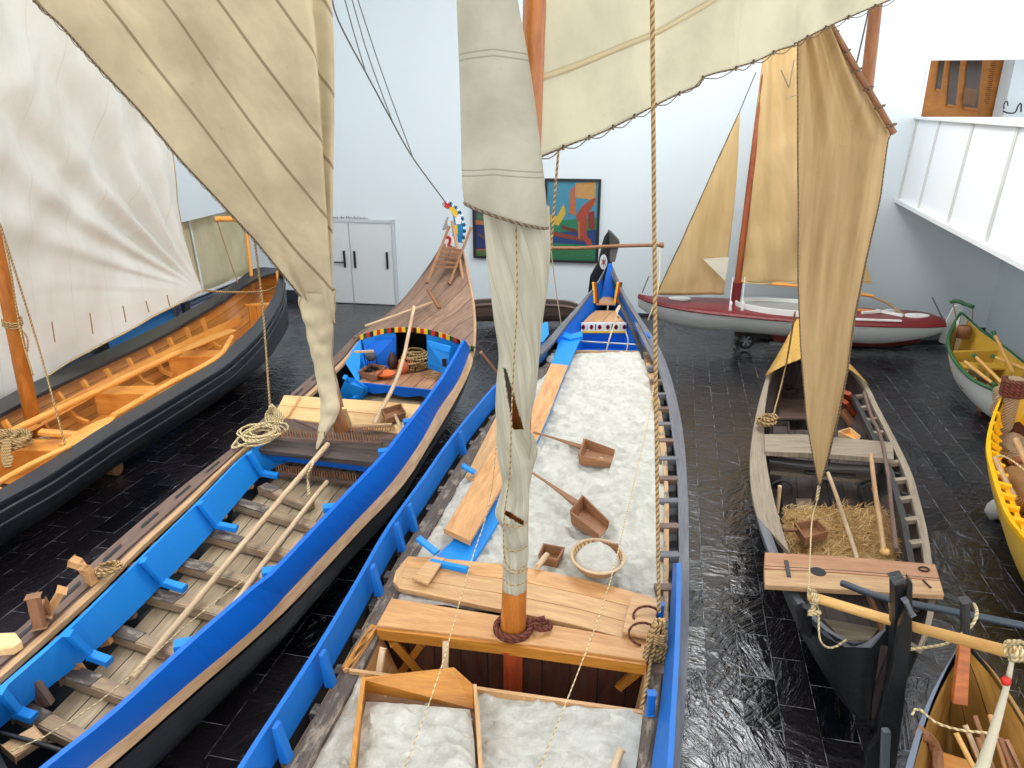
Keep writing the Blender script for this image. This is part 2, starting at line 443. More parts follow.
# little lines of wall text on the amber wall
k=MB()
for r in range(22):
    y=61+r*2.0; x=996-r*.35; w=5 if r%3 else 3.4
    if y>103: break
    k.prism([dpt(x-w,y,de+.02),dpt(x,y+.2,de+.02),dpt(x,y+.9,de+.02),dpt(x-w,y+.7,de+.02)],bn*.004)
for r in range(9):
    y=60+r*2.0; x=1008-r*.3
    k.prism([dpt(x-5,y,de+.02),dpt(x,y+.2,de+.02),dpt(x,y+.9,de+.02),dpt(x-5,y+.7,de+.02)],bn*.004)
o=k.build('wall_text',plain('brown_lettering',srgb(120,70,26),.6)); tag(recentre(o),'columns of small brown wall text on amber wall of upper room','wall text')
# wrought iron hook in the upper room
k=MB(); k.tube(spl([dpt(1003,111,-1.6),dpt(1008,113,-1.6),dpt(1015,112.5,-1.6),dpt(1018,106,-1.6),dpt(1021,103,-1.6),dpt(1021,112,-1.6)],14),.018,6)
k.tube(spl([dpt(1004,109,-1.6),dpt(1004,104,-1.6),dpt(1007,101,-1.6),dpt(1008,106,-1.6)],10),.014,6)
o=k.build('iron_hook',BLACKM,smooth=True); tag(recentre(o),'dark curly iron hook on white pier of upper room','hook')
# right wall, with white panelled balcony parapet jutting out above it
m=MB(); m.prism([RC,RF,RF+V((.25,0,0)),RC+V((.25,0,0))],(0,0,zb-1.5)); struct('wall_right',m,WALL)
BA=bwY(918,118); BB=bwY(899,199); 
pd=rd; nin=V((-rd.y,rd.x,0)); 
if nin.x>0: nin=-nin
BA0=V((BA.x,BA.y,0)); BB0=V((BB.x,BB.y,0))
LN=9.0
m=MB()
g0=[BB0+V((0,0,BB.z)),BA0+V((0,0,BA.z))]
A,B=BB.copy(),BA.copy()
m.prism([A,A+pd*LN,B+pd*LN,B],-nin*.1)
# soffit slab
m.prism([A,A+pd*LN,A+pd*LN+V((2.5,0,0)),A+V((2.5,0,0))],(0,0,.06))
struct('balcony_right',m,WALLR)
RIB=plain('pale_grey_rib',srgb(206,206,200),.5)
for i,(px,py) in enumerate(((0,0),(941,120),(975,122),(1020,125),(1082,129))):
    if i==0: s=0.06
    else:
        # solve position along parapet for that pixel
        s=min((abs(((lambda q:(q.x/( q.y*cp+(CH-q.z)*sp))*F+512)(B+pd*(k/100)))-px),k/100) for k in range(0,900))[1]
    k=MB(); a=A+pd*(s-.05)+nin*.005; b2=B+pd*(s-.05)+nin*.005
    k.prism([a,a+pd*.1,b2+pd*.1,b2],nin*.02)
    o=k.build('trim_%d'%(i+1),RIB); o['kind']='structure'
k=MB(); k.bar(B+V((0,0,.0)),B+pd*LN,.16,.05); o=k.build('trim_6',WHITE,bevel=.006); o['kind']='structure'
k=MB(); k.bar(A+nin*.03+V((0,0,-.03)),A+pd*LN+nin*.03+V((0,0,-.03)),.12,.09); o=k.build('trim_7',WHITE,bevel=.006); o['kind']='structure'
# left wall: white upper storey, beige blind below it, low strip window
def lp(px,py,d=0):
    n=V((ld.y,-ld.x,0)); o=V((0,0,CH)); r=ray(px,py); q=LC+n*d; t=(q-o).dot(n)/r.dot(n); return o+r*t
ln=V((ld.y,-ld.x,0)); 
if ln.x<0: ln=-ln
def lw(s,z,d=0): return LC+ld*s+V((0,0,z))+ln*d
zu=lp(200,214).z; zl=lp(170,308).z
LL=(LF-LC).length
m=MB(); m.prism([lw(0,zu,.35),lw(LL,zu,.35),lw(LL,HC,.35),lw(0,HC,.35)],-ln*.6); struct('wall_left_upper',m,WALL)
m=MB(); m.prism([lw(0,zu,-.6),lw(LL,zu,-.6),lw(LL,-0.,-.6),lw(0,-0.,-.6)],-ln*.2); struct('wall_left',m,WALL)
m=MB(); m.prism([lw(-.3,0,-.25),lw(1.2,0,-.25),lw(1.2,zu,-.25),lw(-.3,zu,-.25)],-ln*.1); struct('wall_left_return',m,WALL)
BEIGE=cloth('beige_blind',srgb(240,228,194),srgb(214,200,160),srgb(150,140,110),0,streak=(2,1),trans=.2)
t=thing('window_blind','large beige fabric blind hanging on left wall above black and orange boat','blind',lw(4,zl,-.1))
L0=1.3; gg=[[lw(L0+i*.25,zl+(zu-zl)*j/8,-.1+.02*math.sin(i*1.3+j*.2)) for j in range(9)] for i in range(56)]
k=MB(); k.grid(gg); k.build('fabric',BEIGE,t,smooth=True,solid=.01)
k=MB(); k.bar(lw(L0,zl,-.1),lw(L0+13,zl,-.1),.05,.06); k.build('bottom_rail',WHITE,t)
for s in (3.4,6.2,9.0):
    k=MB(); k.bar(lw(s,zl,-.06),lw(s+.15,zu,-.06),.05,.02,up=ln); k.build('pull_strap',WHITE,t,label='white vertical strap')
# strip window below with shelves and a blue panel
m=MB()
for s in (1.3,3.9,6.5,9.1,11.7): m.prism([lw(s,0,-.2),lw(s+.18,0,-.2),lw(s+.18,zl,-.2),lw(s,zl,-.2)],ln*.1)
m.prism([lw(1.3,0,-.2),lw(14,0,-.2),lw(14,.15,-.2),lw(1.3,.15,-.2)],ln*.12)
struct('window_2',m,plain('dark_frame',srgb(40,42,48),.4))
t=thing('exhibit_board','bright blue display panel standing low behind black and orange boat','panel',lw(3,0,-.4))
k=MB(); k.prism([lw(4.1,.1,-.45),lw(6.4,.1,-.45),lw(6.4,zl-.02,-.45),lw(4.1,zl-.02,-.45)],ln*.05); k.build('board',plain('sky_blue_panel',srgb(70,150,226),.4),t)
SHV=plain('lilac_grey_slat',srgb(150,158,190),.5)
for s0_,s1_,lab in ((1.5,3.9,'grey lilac louvred bench beside the blue panel, nearer the back wall'),(6.7,9.0,'grey lilac louvred bench beyond the hull, just left of the blue panel'),(9.3,13.5,'grey lilac louvred bench low on left wall, farthest from back wall')):
    t=thing('louvred_bench',lab,'bench',lw(s0_,0,-.4))
    for kz in range(10):
        z=.08+kz*.1
        if z>zl-.08: break
        k=MB(); k.bar(lw(s0_,z,-.4),lw(s1_,z,-.4),.1,.05); k.build('slat',SHV,t)
    for ss in (s0_+.02,(s0_+s1_)/2,s1_-.02):
        k=MB(); k.bar(lw(ss,0,-.46),lw(ss,min(.98,zl-.05),-.46),.05,.05,up=ln); k.build('post',SHV,t)
# fittings on the left upper wall
q=lp(180,189,.35); k=MB(); k.disc(q,.14,ln,24,.06); o=k.build('wall_speaker',plain('speaker_grey',srgb(176,186,194),.5),bevel=.01); tag(recentre(o),'round grey wall speaker on white wall above the beige blind','speaker')
q=lp(204,187,.35); t=thing('exit_sign','small green lit emergency sign box on white upper wall left','sign',q)
k=MB(); k.box(q+ln*.08,.12,.34,.24,math.atan2(ld.y,ld.x)-PI/2); k.build('housing',plain('grey_plastic',srgb(120,130,130),.5),t,bevel=.01)
k=MB(); k.box(q+ln*.15-V((0,0,0)),.03,.26,.12,math.atan2(ld.y,ld.x)-PI/2); k.build('lit_panel',plain('exit_green',srgb(40,180,110),.4,emit=.6),t)
# ceiling with glowing skylight panels; the left one is added to brighten the white sail
m=MB(); m.prism([V((LF.x-3,FRN,HC)),V((RF.x+6,FRN,HC)),V((RC.x+6,RC.y+4,HC)),V((LC.x-4,LC.y+3,HC))],(0,0,.3)); struct('ceiling',m,WALLR)
SKYM,nt,b_,o_=newmat('skylight_glow'); b_.inputs['Base Color'].default_value=(.8,.85,.9,1)
b_.inputs['Emission Color'].default_value=(.96,.985,1,1); b_.inputs['Emission Strength'].default_value=10.0
for i,(x0,x1,y0,y1) in enumerate(((-7.2,-5.4,2,13),(1.2,4.8,9.6,14.8))):
    m=MB(); m.prism([V((x0,y0,HC-.05)),V((x1,y0,HC-.05)),V((x1,y1,HC-.05)),V((x0,y1,HC-.05))],(0,0,.04)); struct('window_%d'%(i+3),m,SKYM)
# door_1 in the back wall
t=bpy.data.objects.new('door_1',None); COL.objects.link(t); t['kind']='structure'
t.location=bp((bwY(366,304)-LC).dot(bd),0,.0)
DOORM=wallm('door_white',srgb(214,217,218),.5)
sL=(bwY(336,303)-LC).dot(bd)-.85; sR=(bwY(396,306)-LC).dot(bd); zD=bwY(391,223).z; sM=(bwY(355,304)-LC).dot(bd)
# leaves
k=MB(); k.prism([bp(sM+.01,.02,.0),bp(sR,.02,.0),bp(sR,zD,.0),bp(sM+.01,zD,.0)],bn*.05); k.build('door_leaf',DOORM,t,bevel=.004)
k=MB(); k.prism([bp(sL,.02,.0),bp(sM-.01,.02,.0),bp(sM-.01,zD,.0),bp(sL,zD,.0)],bn*.05); k.build('door_leaf',DOORM,t,bevel=.004)
k=MB()
for a,b2 in ((bp(sL-.05,zD+.04,.03),bp(sR+.09,zD+.04,.03)),): k.bar(a,b2,.1,.08)
k.bar(bp(sR+.05,0,.03),bp(sR+.05,zD+.08,.03),.08,.08,up=bn); k.build('door_frame',plain('door_frame_grey',srgb(196,200,204),.5),t,bevel=.004)
for s in (sM-.16,sM+.12,sR-.14):
    k=MB(); k.bar(bp(s,.98,.09),bp(s,1.42,.09),.05,.03,up=bn); 
    if s<sM: k.bar(bp(s-.28,1.12,.12),bp(s+.02,1.12,.12),.03,.03)
    k.build('door_handle',BLACKM,t,label='black door plate')
# lettering over the door
cu=bpy.data.curves.new('lettering','FONT'); cu.body='Oficina de Modelismo'; cu.size=.135; cu.extrude=.004; cu.align_x='RIGHT'
to=bpy.data.objects.new('tmp',cu); COL.objects.link(to)
dg=bpy.context.evaluated_depsgraph_get(); me=bpy.data.meshes.new_from_object(to.evaluated_get(dg))
bpy.data.objects.remove(to)
o=bpy.data.objects.new('wall_lettering',me); COL.objects.link(o); me.materials.clear(); me.materials.append(plain('grey_lettering',srgb(110,116,122),.6))
q=bwY(368.5,220); o.location=q+bn*.01; o.rotation_euler=(PI/2,0,math.atan2(bd.y,bd.x))
tag(o,'grey lettering naming the modelling workshop, on wall above white double door','lettering')
# baseboards
m=MB(); slab(m,0,sL-.1,0,.3,.06,0); slab(m,sR+.12,W-4,0,.06,.03,0); struct('baseboard_back',m,plain('dark_base',srgb(46,50,58),.4))
# paintings
def painting(name,lab,x0,y0,x1,y1,shapes,bgm):
    a=bwY(x0,y1); b2=bwY(x1,y1); ztop=bwY(x1,y0).z; zbot=(a.z+b2.z)/2; sa=(a-LC).dot(bd); sb=(b2-LC).dot(bd)
    t=thing(name,lab,'painting',bp((sa+sb)/2,zbot,.02)); w=sb-sa; h=ztop-zbot
    k=MB()
    f=.06
    for A_,B_,C_,D_ in ((0,w,0,f),(0,w,h-f,h),(0,f,f,h-f),(w-f,w,f,h-f)):
        slab(k,sa+A_,sa+B_,zbot+C_,zbot+D_,.09,.0)
    k.build('frame',BLACKM,t,bevel=.005)
    k=MB(); mats=[bgm]; slab(k,sa+f,sb-f,zbot+f,ztop-f,.05,.0)
    for i,(col,pts) in enumerate(shapes):
        mats.append(paint('paint_patch_%s_%d'%(name,i),srgb(*[int(c*.75+22) for c in col]),.6,.35,wear=srgb(*[min(255,int(c*.9)+30) for c in col]),wt=.62,wscale=9))
        d=.052+.0012*i
        k.face([bp(sa+f+(w-2*f)*u,zbot+f+(h-2*f)*(1-v),d) for u,v in pts],m=i+1)
    k.build('canvas',mats,t)
SEA=paint('canvas_sky',srgb(70,134,158),.6,.2)
painting('painting','framed painting of boats and orange sails on back wall beside tall sail',544,179,598,262,[
 ((30,130,90),[(0,.5),(1,.45),(1,1),(0,1)]),((24,60,130),[(0,.66),(1,.6),(1,.8),(0,.78)]),((150,60,40),[(0,.62),(.9,.72),(.9,.77),(0,.68)]),
 ((222,160,84),[(.55,.02),(.95,.0),(.95,.3),(.85,.22),(.56,.2)]),((206,110,60),[(.46,.1),(.54,.06),(.58,.42),(.44,.4)]),
 ((40,120,70),[(.1,.82),(.9,.84),(.95,.98),(.1,.98)]),((236,196,60),[(.05,.42),(.2,.44),(.33,.28),(.38,.4),(.24,.56),(.06,.52)]),
 ((190,70,40),[(.58,.42),(.7,.3),(.9,.2),(.98,.2),(.8,.42),(.8,.66),(.98,.84),(.9,.86),(.66,.66)]),((150,40,34),[(.82,.38),(.94,.36),(.96,.6),(.84,.58)]),
 ((206,120,50),[(.62,.5),(.66,.5),(.68,.72),(.64,.72)]),((120,50,40),[(.3,.55),(.6,.6),(.6,.64),(.3,.6)])],SEA)
painting('painting','narrow framed painting half hidden behind the tall rolled sail',474,206,515,258,[
 ((30,44,110),[(0,.35),(1,.35),(1,1),(0,1)]),((200,110,60),[(0,.24),(.5,.3),(.5,.36),(0,.34)]),((60,130,80),[(.05,.14),(.5,.16),(.5,.24),(.05,.24)]),((110,70,50),[(.06,.5),(.5,.72),(.5,.78),(.06,.56)]),((80,110,60),[(0,.9),(.3,.84),(.6,.96),(.6,1),(0,1)]),((190,90,50),[(0,.86),(.6,.84),(.6,.87),(0,.89)])],plain('canvas_dark',srgb(70,70,74),.6))
# ================================================================ hulls
def hull(name,parent,L,R,zk,mats,n=40,mm=18,e=.62,narrow=.18,t=.05,rise_b=0,rise_s=0,inner=True,split=True,depthfloor=None):
    """L,R sheer lines bow to stern; section is a rounded box; outer skin, inner lining, rim"""
    L=spl(L,n); R=spl(R,n)
    def sect(i,inset):
        a,b=L[i],R[i]; c=(a+b)/2; h=(b-a)/2; s=i/(n-1)
        zb=zk+rise_b*max(0,1-s/.28)**2.2+rise_s*max(0,(s-.75)/.25)**2
        hl=h.length
        k=max(0,(hl-inset))/max(hl,1e-6)
        row=[]
        for j in range(mm+1):
            an=PI*j/mm; ca=math.cos(an); sa=math.sin(an)
            x=-(1 if ca>0 else -1)*abs(ca)**e; d=abs(sa)**e
            zg=a.z*(1-(x+1)/2)+b.z*(x+1)/2
            z=zg+(max(zb+inset,0.02)-zg)*d
            x2=x*(1-narrow*d)*k
            q=c+h*x2; row.append(V((q.x,q.y,z)))
        return row
    out=[sect(i,0) for i in range(n)]; inn=[sect(i,t) for i in range(n)]
    k=MB(); k.grid(out); 
    # transom / ends
    k.face(out[-1]); 
    h=k.build(name,mats[0],parent,smooth=True)
    if inner:
        inn=[r for i,r in enumerate(inn) if (R[i]-L[i]).length>(.5 if t<.04 else .25) or i<n*.5]
        k=MB(); k.grid(inn,flip=True); k.face(inn[-1][::-1])
        k.build('inner_planking',mats[1],parent,smooth=True)
    return out,inn
def wpt(c,s,dz=0):
    p=at(c,s); return V((p.x,p.y,p.z+dz))
def zl_(c,dz): return [V((p.x,p.y,p.z+dz)) for p in c]
def ropecoil(mb,c,r,n=6,rr=.014,jit=.3,z=.02,turns=3):
    for k in range(n):
        cc=V(c)+V((random.uniform(-1,1)*r*jit,random.uniform(-1,1)*r*jit,z*k*.4)); a0=random.uniform(0,6); sx=random.uniform(.6,1); an=random.uniform(0,3)
        pts=[]
        for i in range(17):
            a=a0+i/16*2*PI*.97; x=math.cos(a)*r*sx; y=math.sin(a)*r
            pts.append(cc+V((x*math.cos(an)-y*math.sin(an),x*math.sin(an)+y*math.cos(an),random.uniform(0,.012))))
        mb.tube(pts,rr,6)
def single(name,mb,mat,label,cat,group=None,**k):
    o=mb.build(name,mat,None,**k); recentre(o); return tag(o,label,cat,group)
# ================================================================ BOAT C : salt boat
tC=thing('salt_boat','wide blue and grey wooden boat in the centre, its deck filled with white salt','boat',(0.3,7,0))
tl=[(609,262,2.05),(595,285,1.76),(584,298,1.62),(573,311,1.52),(560,325,1.42),(544,343,1.34),(520,364,1.31),(496,386,1.3),(456,434,1.3),(423,481,1.3),(389,529,1.3),(357,585,1.3),(318,651,1.3),(256,747,1.3),(205,830,1.3)]
tr=[(611,262,2.05),(622,287,1.76),(631,303,1.6),(642,320,1.45),(657,343,1.28),(668,368,1.18),(677,400,1.12),(684,440,1.1),(688,500,1.1),(689,560,1.1),(689,620,1.1),(686,690,1.1),(680,768,1.1),(674,840,1.1)]
CLt=spl(PL(tl),60); CR=spl(PL(tr),60)
CLh=[V((p.x,p.y,p.z-(0 if i<12 else min(.2,(i-12)*.02)))) for i,p in enumerate(CLt)]
hull('hull',tC,CLh,CR,.12,[TAR,BLUE],n=60,rise_b=.9,rise_s=.0,t=.09,inner=False)
# frame of reference along the boat for stations: fraction by y
def yat(c,y):
    for a,b in zip(c,c[1:]):
        if (a.y-y)*(b.y-y)<=0: return a.lerp(b,(y-a.y)/(b.y-a.y+1e-9))
    return c[-1].copy() if y<c[-1].y else c[0].copy()
def between(c1,c2,y,f,z=None):
    p=yat(c1,y).lerp(yat(c2,y),f)
    if z is not None: p.z=z
    return p
# grey rim, right side: outer edge -> inner edge
ri=spl(PL([(611,264,2.05),(619,287,1.76),(627,303,1.6),(637,320,1.45),(649,343,1.28),(658,368,1.18),(667,400,1.12),(673,440,1.1),(677,470,1.1),(679,560,1.1),(676,620,1.1),(672,690,1.1),(662,768,1.1),(654,840,1.1)]),60)
k=MB(); k.ribbon(CR,ri,.07,n=60); k.build('rim',GREYRIM,tC)
# left upper rim at bow
k=MB(); a=CLt[:20]; b=[q.lerp(r,.07) for q,r in zip(a,CR[:20])]; k.ribbon(a,b,.05,n=20); k.build('rim',GREYRIM,tC)
# inner side deck, right: worn pale plank with blocks
w1=spl(PL([(655,352,1.14),(660,384,1.1),(669,440,1.09),(674,480,1.09),(674,520,1.09),(671,560,1.09)]),30)
w0=spl(PL([(643,352,1.12),(650,384,1.09),(659,440,1.09),(664,480,1.09),(664,520,1.09),(663,640,1.09)]),30)
w1b=spl(PL([(653,352,1.13),(657,384,1.1),(665.5,440,1.09),(668,480,1.09),(669,520,1.09),(668,640,1.09)]),30)
k=MB(); k.ribbon(w0,w1b,.06,n=30); k.build('side_deck',WORN,tC)
k=MB(); k.ribbon(zl_(ri,-.16),zl_([between(ri,CLt,p.y,.08) for p in ri],-.18),.04,n=60); k.build('gutter',DARKF,tC)
for i in range(15):
    y=4.4+i*.5
    a=yat(ri,y); b=between(ri,CLt,y,.075); a.z=yat(ri,y).z-.03; b.z=a.z
    k=MB(); k.bar(a,b,.09,.07); k.build('rib_head',GREYRIM if i%2 else SIDEB,tC)
# lower-right inner plank going to stern
k=MB(); k.ribbon(spl(PL([(647,640,1.09),(645,700,1.07),(637,768,1.05),(630,840,1.05)]),12),spl(PL([(664,640,1.09),(658,700,1.09),(646,768,1.09),(640,840,1.09)]),12),.06,n=12); k.build('side_deck',GREYP,tC)
# left washboard (blue) with knees
bt=[p for p in CLt if p.y<=11.8]; 
bb=[]
for p in bt:
    q=V((p.x,p.y,p.z-.26)); bb.append(q+V((.03,0,0)))
k=MB(); k.ribbon(bt,bb,.035,dirv=V((-.035,0,0)),n=len(bt)) if False else k.ribbon(bt,bb,.035,n=len(bt),dirv=V((-1,.2,0)).normalized()); k.build('washboard',BLUEW,tC)
for px,py in ((479,400),(444,450),(397,526),(391,546),(366,590),(322,680),(268,755)):
    q=P(px,py,1.12); y=q.y; p=yat(bt,y); d=V((1,-.2,0)).normalized()
    a=V((p.x,p.y,p.z+.05))+d*.05; c=V((p.x,p.y,p.z-.24))+d*.07
    k=MB(); k.prism([a+d*.0,a+d*.03,c+d*.07,c],V((.015,.07,0))); k.build('knee',BLUEW,tC,bevel=.006)
# left gutter with frames, then dark grey side deck
def off(p,d): return p+V((1,-.2,0)).normalized()*d
lg0=[off(V((p.x,p.y,1.05)),.05) for p in bt]; lg1=[off(V((p.x,p.y,1.05)),.22) for p in bt]
k=MB(); k.ribbon(zl_(lg0,-.1),zl_(lg1,-.1),.04,n=len(bt)); k.build('gutter',OAKL,tC)
for i in range(22):
    y=3.3+i*.4; p=yat(bt,y); k=MB(); k.bar(off(V((p.x,p.y,1.0)),.05),off(V((p.x,p.y,1.0)),.16),.10,.06); k.build('rib_head',GREYP,tC)
g0=[off(V((p.x,p.y,1.07)),.12) for p in bt]; g1=[off(V((p.x,p.y,1.07)),.27) for p in bt]
k=MB(); k.ribbon(g0,g1,.06,n=len(bt)); k.build('side_deck',GREYP,tC)
# salt bed
def saltmat():
    m,nt,b,o=newmat('salt'); g=nd(nt,'NewGeometry').outputs['Position']
    n=noisen(nt,g,6,6,.7); n2=noisen(nt,g,60,4,.7)
    lk(nt,ramp(nt,n,[(.3,srgb(188,183,170)),(.6,srgb(220,217,206))]),b.inputs['Base Color']); b.inputs['Roughness'].default_value=.8
    b.inputs['Subsurface Weight'].default_value=0
    bump(nt,b,math_(nt,'ADD',math_(nt,'MULTIPLY',n2,.4),noisen(nt,g,14,6,.75,.8)),.9,.035); return m
SALT=saltmat()
def saltgrid(c1,c2,nu,nv,z,amp,edge=.05):
    a=spl(c1,nu); b=spl(c2,nu); g=[]
    for i in range(nu):
        r=[]
        for j in range(nv):
            p=a[i].lerp(b[i],j/(nv-1)); e=min(1,min(j,nv-1-j)/(nv*.08),min(i,nu-1-i)/(nu*.05)+.0)
            h=noise.fractal(p*1.3,1.0,2.2,4)*.6+noise.fractal(V((p.x*2.2,p.y*5,1)),1,2.3,4)*.35+abs(noise.noise(V((p.x*4,p.y*6,3))))*.45+noise.noise(V((p.x*9+2*noise.noise(p*2),p.y*11,7)))*.3
            w=p+V((noise.noise(p*1.7)*.35,noise.noise(p*1.7+V((5,0,0)))*.35,0))
            rd_=(1-abs(noise.noise(V((w.x*3.2,w.y*5.5,2)))))**3*.045+abs(noise.noise(V((w.x*9,w.y*12,4))))*.022+noise.noise(V((w.x*22,w.y*24,5)))*.008
            r.append(V((p.x,p.y,z+amp*h*(.35+.65*e)+rd_*(.2+.8*e)-.02)))
        g.append(r)
    return g
sl=[P(541,353,1.05)]+[off(V((yat(bt,y).x,y,1.05)),.25) for y in (11.2,10.2,9.2,8.2,7.2,6.2,5.3)]
sr=PL([(645,352,1.05),(652,384,1.05),(661,440,1.05),(665,480,1.05),(665,530,1.05),(664,580,1.05),(663,625,1.05)])
k=MB(); k.grid(saltgrid(sl,sr,330,150,1.06,.09)); o=k.build('salt_heap',SALT,None,smooth=True); recentre(o)
tag(o,'long bed of white salt filling middle of the central boat ahead of the plank deck','salt',kind='stuff')
k=MB(); k.bar(P(540,353,1.05),P(645,354,1.05),.05,.1); k.build('salt_board',WORN,tC)
# bow: bulkhead, platforms, inner blue sides
def bl(y,f,z): return between(CLt,CR,y,f,z)
def platform(name,ys,zf,mat,f0=.04,f1=.96,t=.05):
    a=[bl(y,f0,zf(y)) for y in ys]; b=[bl(y,f1,zf(y)) for y in ys]; k=MB(); k.ribbon(a,b,t,n=len(ys)); return k.build(name,mat,tC)
yp=P(604,322,1.3).y
PINEC=wood('bow_platform_pine',srgb(226,180,132),srgb(190,136,92),.5,6,planks=.35)
platform('bow_platform',[yp,yp+.4,yp+.8],lambda y:1.3,PINEC,.15,.85)
platform('bow_platform',[yp+.8,yp+1.05,yp+1.3],lambda y:1.45,PINEC,.17,.83)
platform('inner_floor',[11.6,12,12.5,13,14],lambda y:.8,BLUE,.1,.9)
# blue inner sides
for f in (.05,.95):
    k=MB(); ys=[14.35,14,13.6,13.2,12.8,12.4,12.0]
    a=[bl(y,f,yat(CLt,y).z-.04) for y in ys]; b=[bl(y,.5+(f-.5)*.72,.78) for y in ys]
    k.ribbon(a,b,.03,n=len(ys),dirv=V((-1 if f<.5 else 1,0,0))); k.build('inner_side',BLUE,tC)
k=MB(); k.prism([bl(yp,.1,.78),bl(yp,.9,.78),bl(yp,.9,1.26),bl(yp,.1,1.26)],V((0,.04,0))); k.build('bulkhead',BLUE,tC)
q0,q1=bl(yp-.02,.13,1.28),bl(yp-.02,.87,1.28)
# decorated band on the platform edge
k=MB()
def onb(u,w): return q0.lerp(q1,u)+V((0,-.03,w))
k.prism([onb(0,-.14),onb(1,-.14),onb(1,.02),onb(0,.02)],V((0,.03,0)),0)
k.prism([onb(0,-.17),onb(1,-.17),onb(1,-.135),onb(0,-.135)],V((0,-.015,0)),1)
for i in range(11):
    u=(i+.5)/11; w=.36/11*1.0
    if i%2==0:
        for a in range(4):
            an=a*PI/4; dx=.034*math.cos(an); dz=.045*math.sin(an); nx=-.012*math.sin(an); nz=.012*math.cos(an)
            c=onb(u,-.06)+V((0,-.012,0)); k.prism([c+V((dx+nx,0,dz+nz)),c+V((-dx+nx,0,-dz+nz)),c+V((-dx-nx,0,-dz-nz)),c+V((dx-nx,0,dz-nz))],V((0,.003,0)),2 if a%2 else 3)
    else: k.prism([onb(u-w*.3,-.12),onb(u+w*.3,-.12),onb(u+w*.3,0),onb(u-w*.3,0)],V((0,-.012,0)),4 if i%4==1 else 3)
k.build('painted_band',[WHITE,YELP,REDP,BLACKM,plain('straw_yellow',srgb(236,206,130),.5)],tC)
# yellow posts / striped edges
for f,c in ((.075,0),(.925,1)):
    k=MB(); a=bl(yp-.03,f,1.0); b=bl(yp-.03,f+(-.05 if c==0 else .05),1.5); k.bar(a,b,.035,.05,up=V((0,1,0))); k.build('yellow_post',YELP,tC)
    ys=yp+.83
    for jx,mt in enumerate((YELP,REDP,GRNP)):
        dx=(jx-1)*.035
        k=MB(); k.bar(bl(ys,.16 if c==0 else .84,1.45)+V((dx,-.03,0)),bl(ys,.08 if c==0 else .92,1.85)+V((dx,-.03,0)),.035,.04,up=V((0,1,0))); k.build('striped_post',mt,tC)
k=MB(); k.tube([P(575,341,1.1),P(640,345,1.1)],.02,8); k.build('iron_rod',CHROME,tC,smooth=True)
k=MB(); k.prism([PY(600,302,14.3),PY(614,302,14.3),PY(612,264,14.4),PY(608,264,14.4)],V((.01,.05,0))); k.build('inner_stem',BLUE,tC,bevel=.006)
# stem head
out=[(588,293),(590,276),(598,262),(602,244),(604,237),(609,230.5),(619,241),(615,256),(612,263),(609,272),(600,287)]
k=MB(); k.prism([PY(x,y,14.75) for x,y in out],V((.03,.16,0))); k.build('stem',TAR,tC,bevel=.01)
k=MB(); k.prism([PY(609,230.5,14.6),PY(620,242,14.6),PY(615,262,14.5),PY(610,262,14.5),PY(610,248,14.6)],V((.0,.2,0))); k.build('stem_face',plain('dark_stem_face',srgb(66,62,60),.6),tC,bevel=.008)
c=PY(603.5,262,14.73); k=MB()
def ell(c,rx,rz,n,d,m): k.prism([c+V((rx*math.cos(2*PI*i/n),-d,rz*math.sin(2*PI*i/n))) for i in range(n)],V((0,.02,0)),m)
ell(c,.075,.15,20,.012,0)
st=[]
for i in range(12):
    r=(.065 if i%2==0 else .02); st.append(c+V((r*math.cos(2*PI*i/12+.5)*.9,-.02,r*1.9*math.sin(2*PI*i/12+.5))))
k.prism(st,V((0,.008,0)),1); k.build('star_emblem',[WHITE,plain('brown_red_star',srgb(150,60,40),.5)],tC)
# wooden steering pole resting through the stem
k=MB(); pts=[PY(546,248,14.45),PY(580,248,14.5),PY(605,246.5,14.55),PY(635,245.5,14.6),PY(662,245,14.65)]; k.tube(spl(pts,16),.035,8)
k.tube([PY(660,245.3,14.65),PY(663,245,14.66)],.06,8)
single('wooden_spar',k,TOOLW,'long thin wooden pole lying crosswise against the black stem head of the salt boat','pole',smooth=True)
# ---- hatch planks
t=thing('hatch_cover','wide plank deck cover lying across the salt boat just ahead of the mast','deck cover',P(520,590,1.1))
e1=spl(PL([(408,556,1.15),(440,558,1.15),(480,562,1.15),(525,567,1.15),(600,583,1.15),(659,599,1.15)]),20)
e4=spl(PL([(399,588,1.13),(460,601,1.13),(524,614,1.13),(580,626,1.13),(620,637,1.13),(652,643,1.13)]),20)
e0=[p.lerp(q,0) for p,q in zip(e1,e4)]
for i,(f0,f1,mt) in enumerate(((0,.34,OAKO),(.35,.67,OAKL),(.68,1,OAKL))):
    k=MB(); k.ribbon(mixc(e1,e4,f0),mixc(e1,e4,f1),.045,n=20); k.build('plank',mt,t,bevel=.004)
k=MB(); k.prism(PL([(408,556,1.15),(399,588,1.13),(393,581,1.14),(396,571,1.15)])[::-1],(0,0,-.045)); k.build('rounded_end',OAKL,t)
for a,b,c,d in (((412,580,1.165),(428,586,1.165),(445,560,1.17),(432,558,1.17)),((622,634,1.16),(652,641,1.16),(659,602,1.18),(632,596,1.18))):
    k=MB(); k.prism(PL([a,b,c,d]),(0,0,.025)); k.build('cleat_board',OAKL,t,bevel=.004)
for a in ((650,617),(646,634)):
    k=MB(); c=P(a[0],a[1],1.2); k.tube([c+V((.14*math.cos(q)*.8-.02,.07*math.sin(q),.05*math.sin(q))) for q in [j*.32 for j in range(2,15)]],.010,6); k.build('rope_handle',RUST,t,smooth=True)
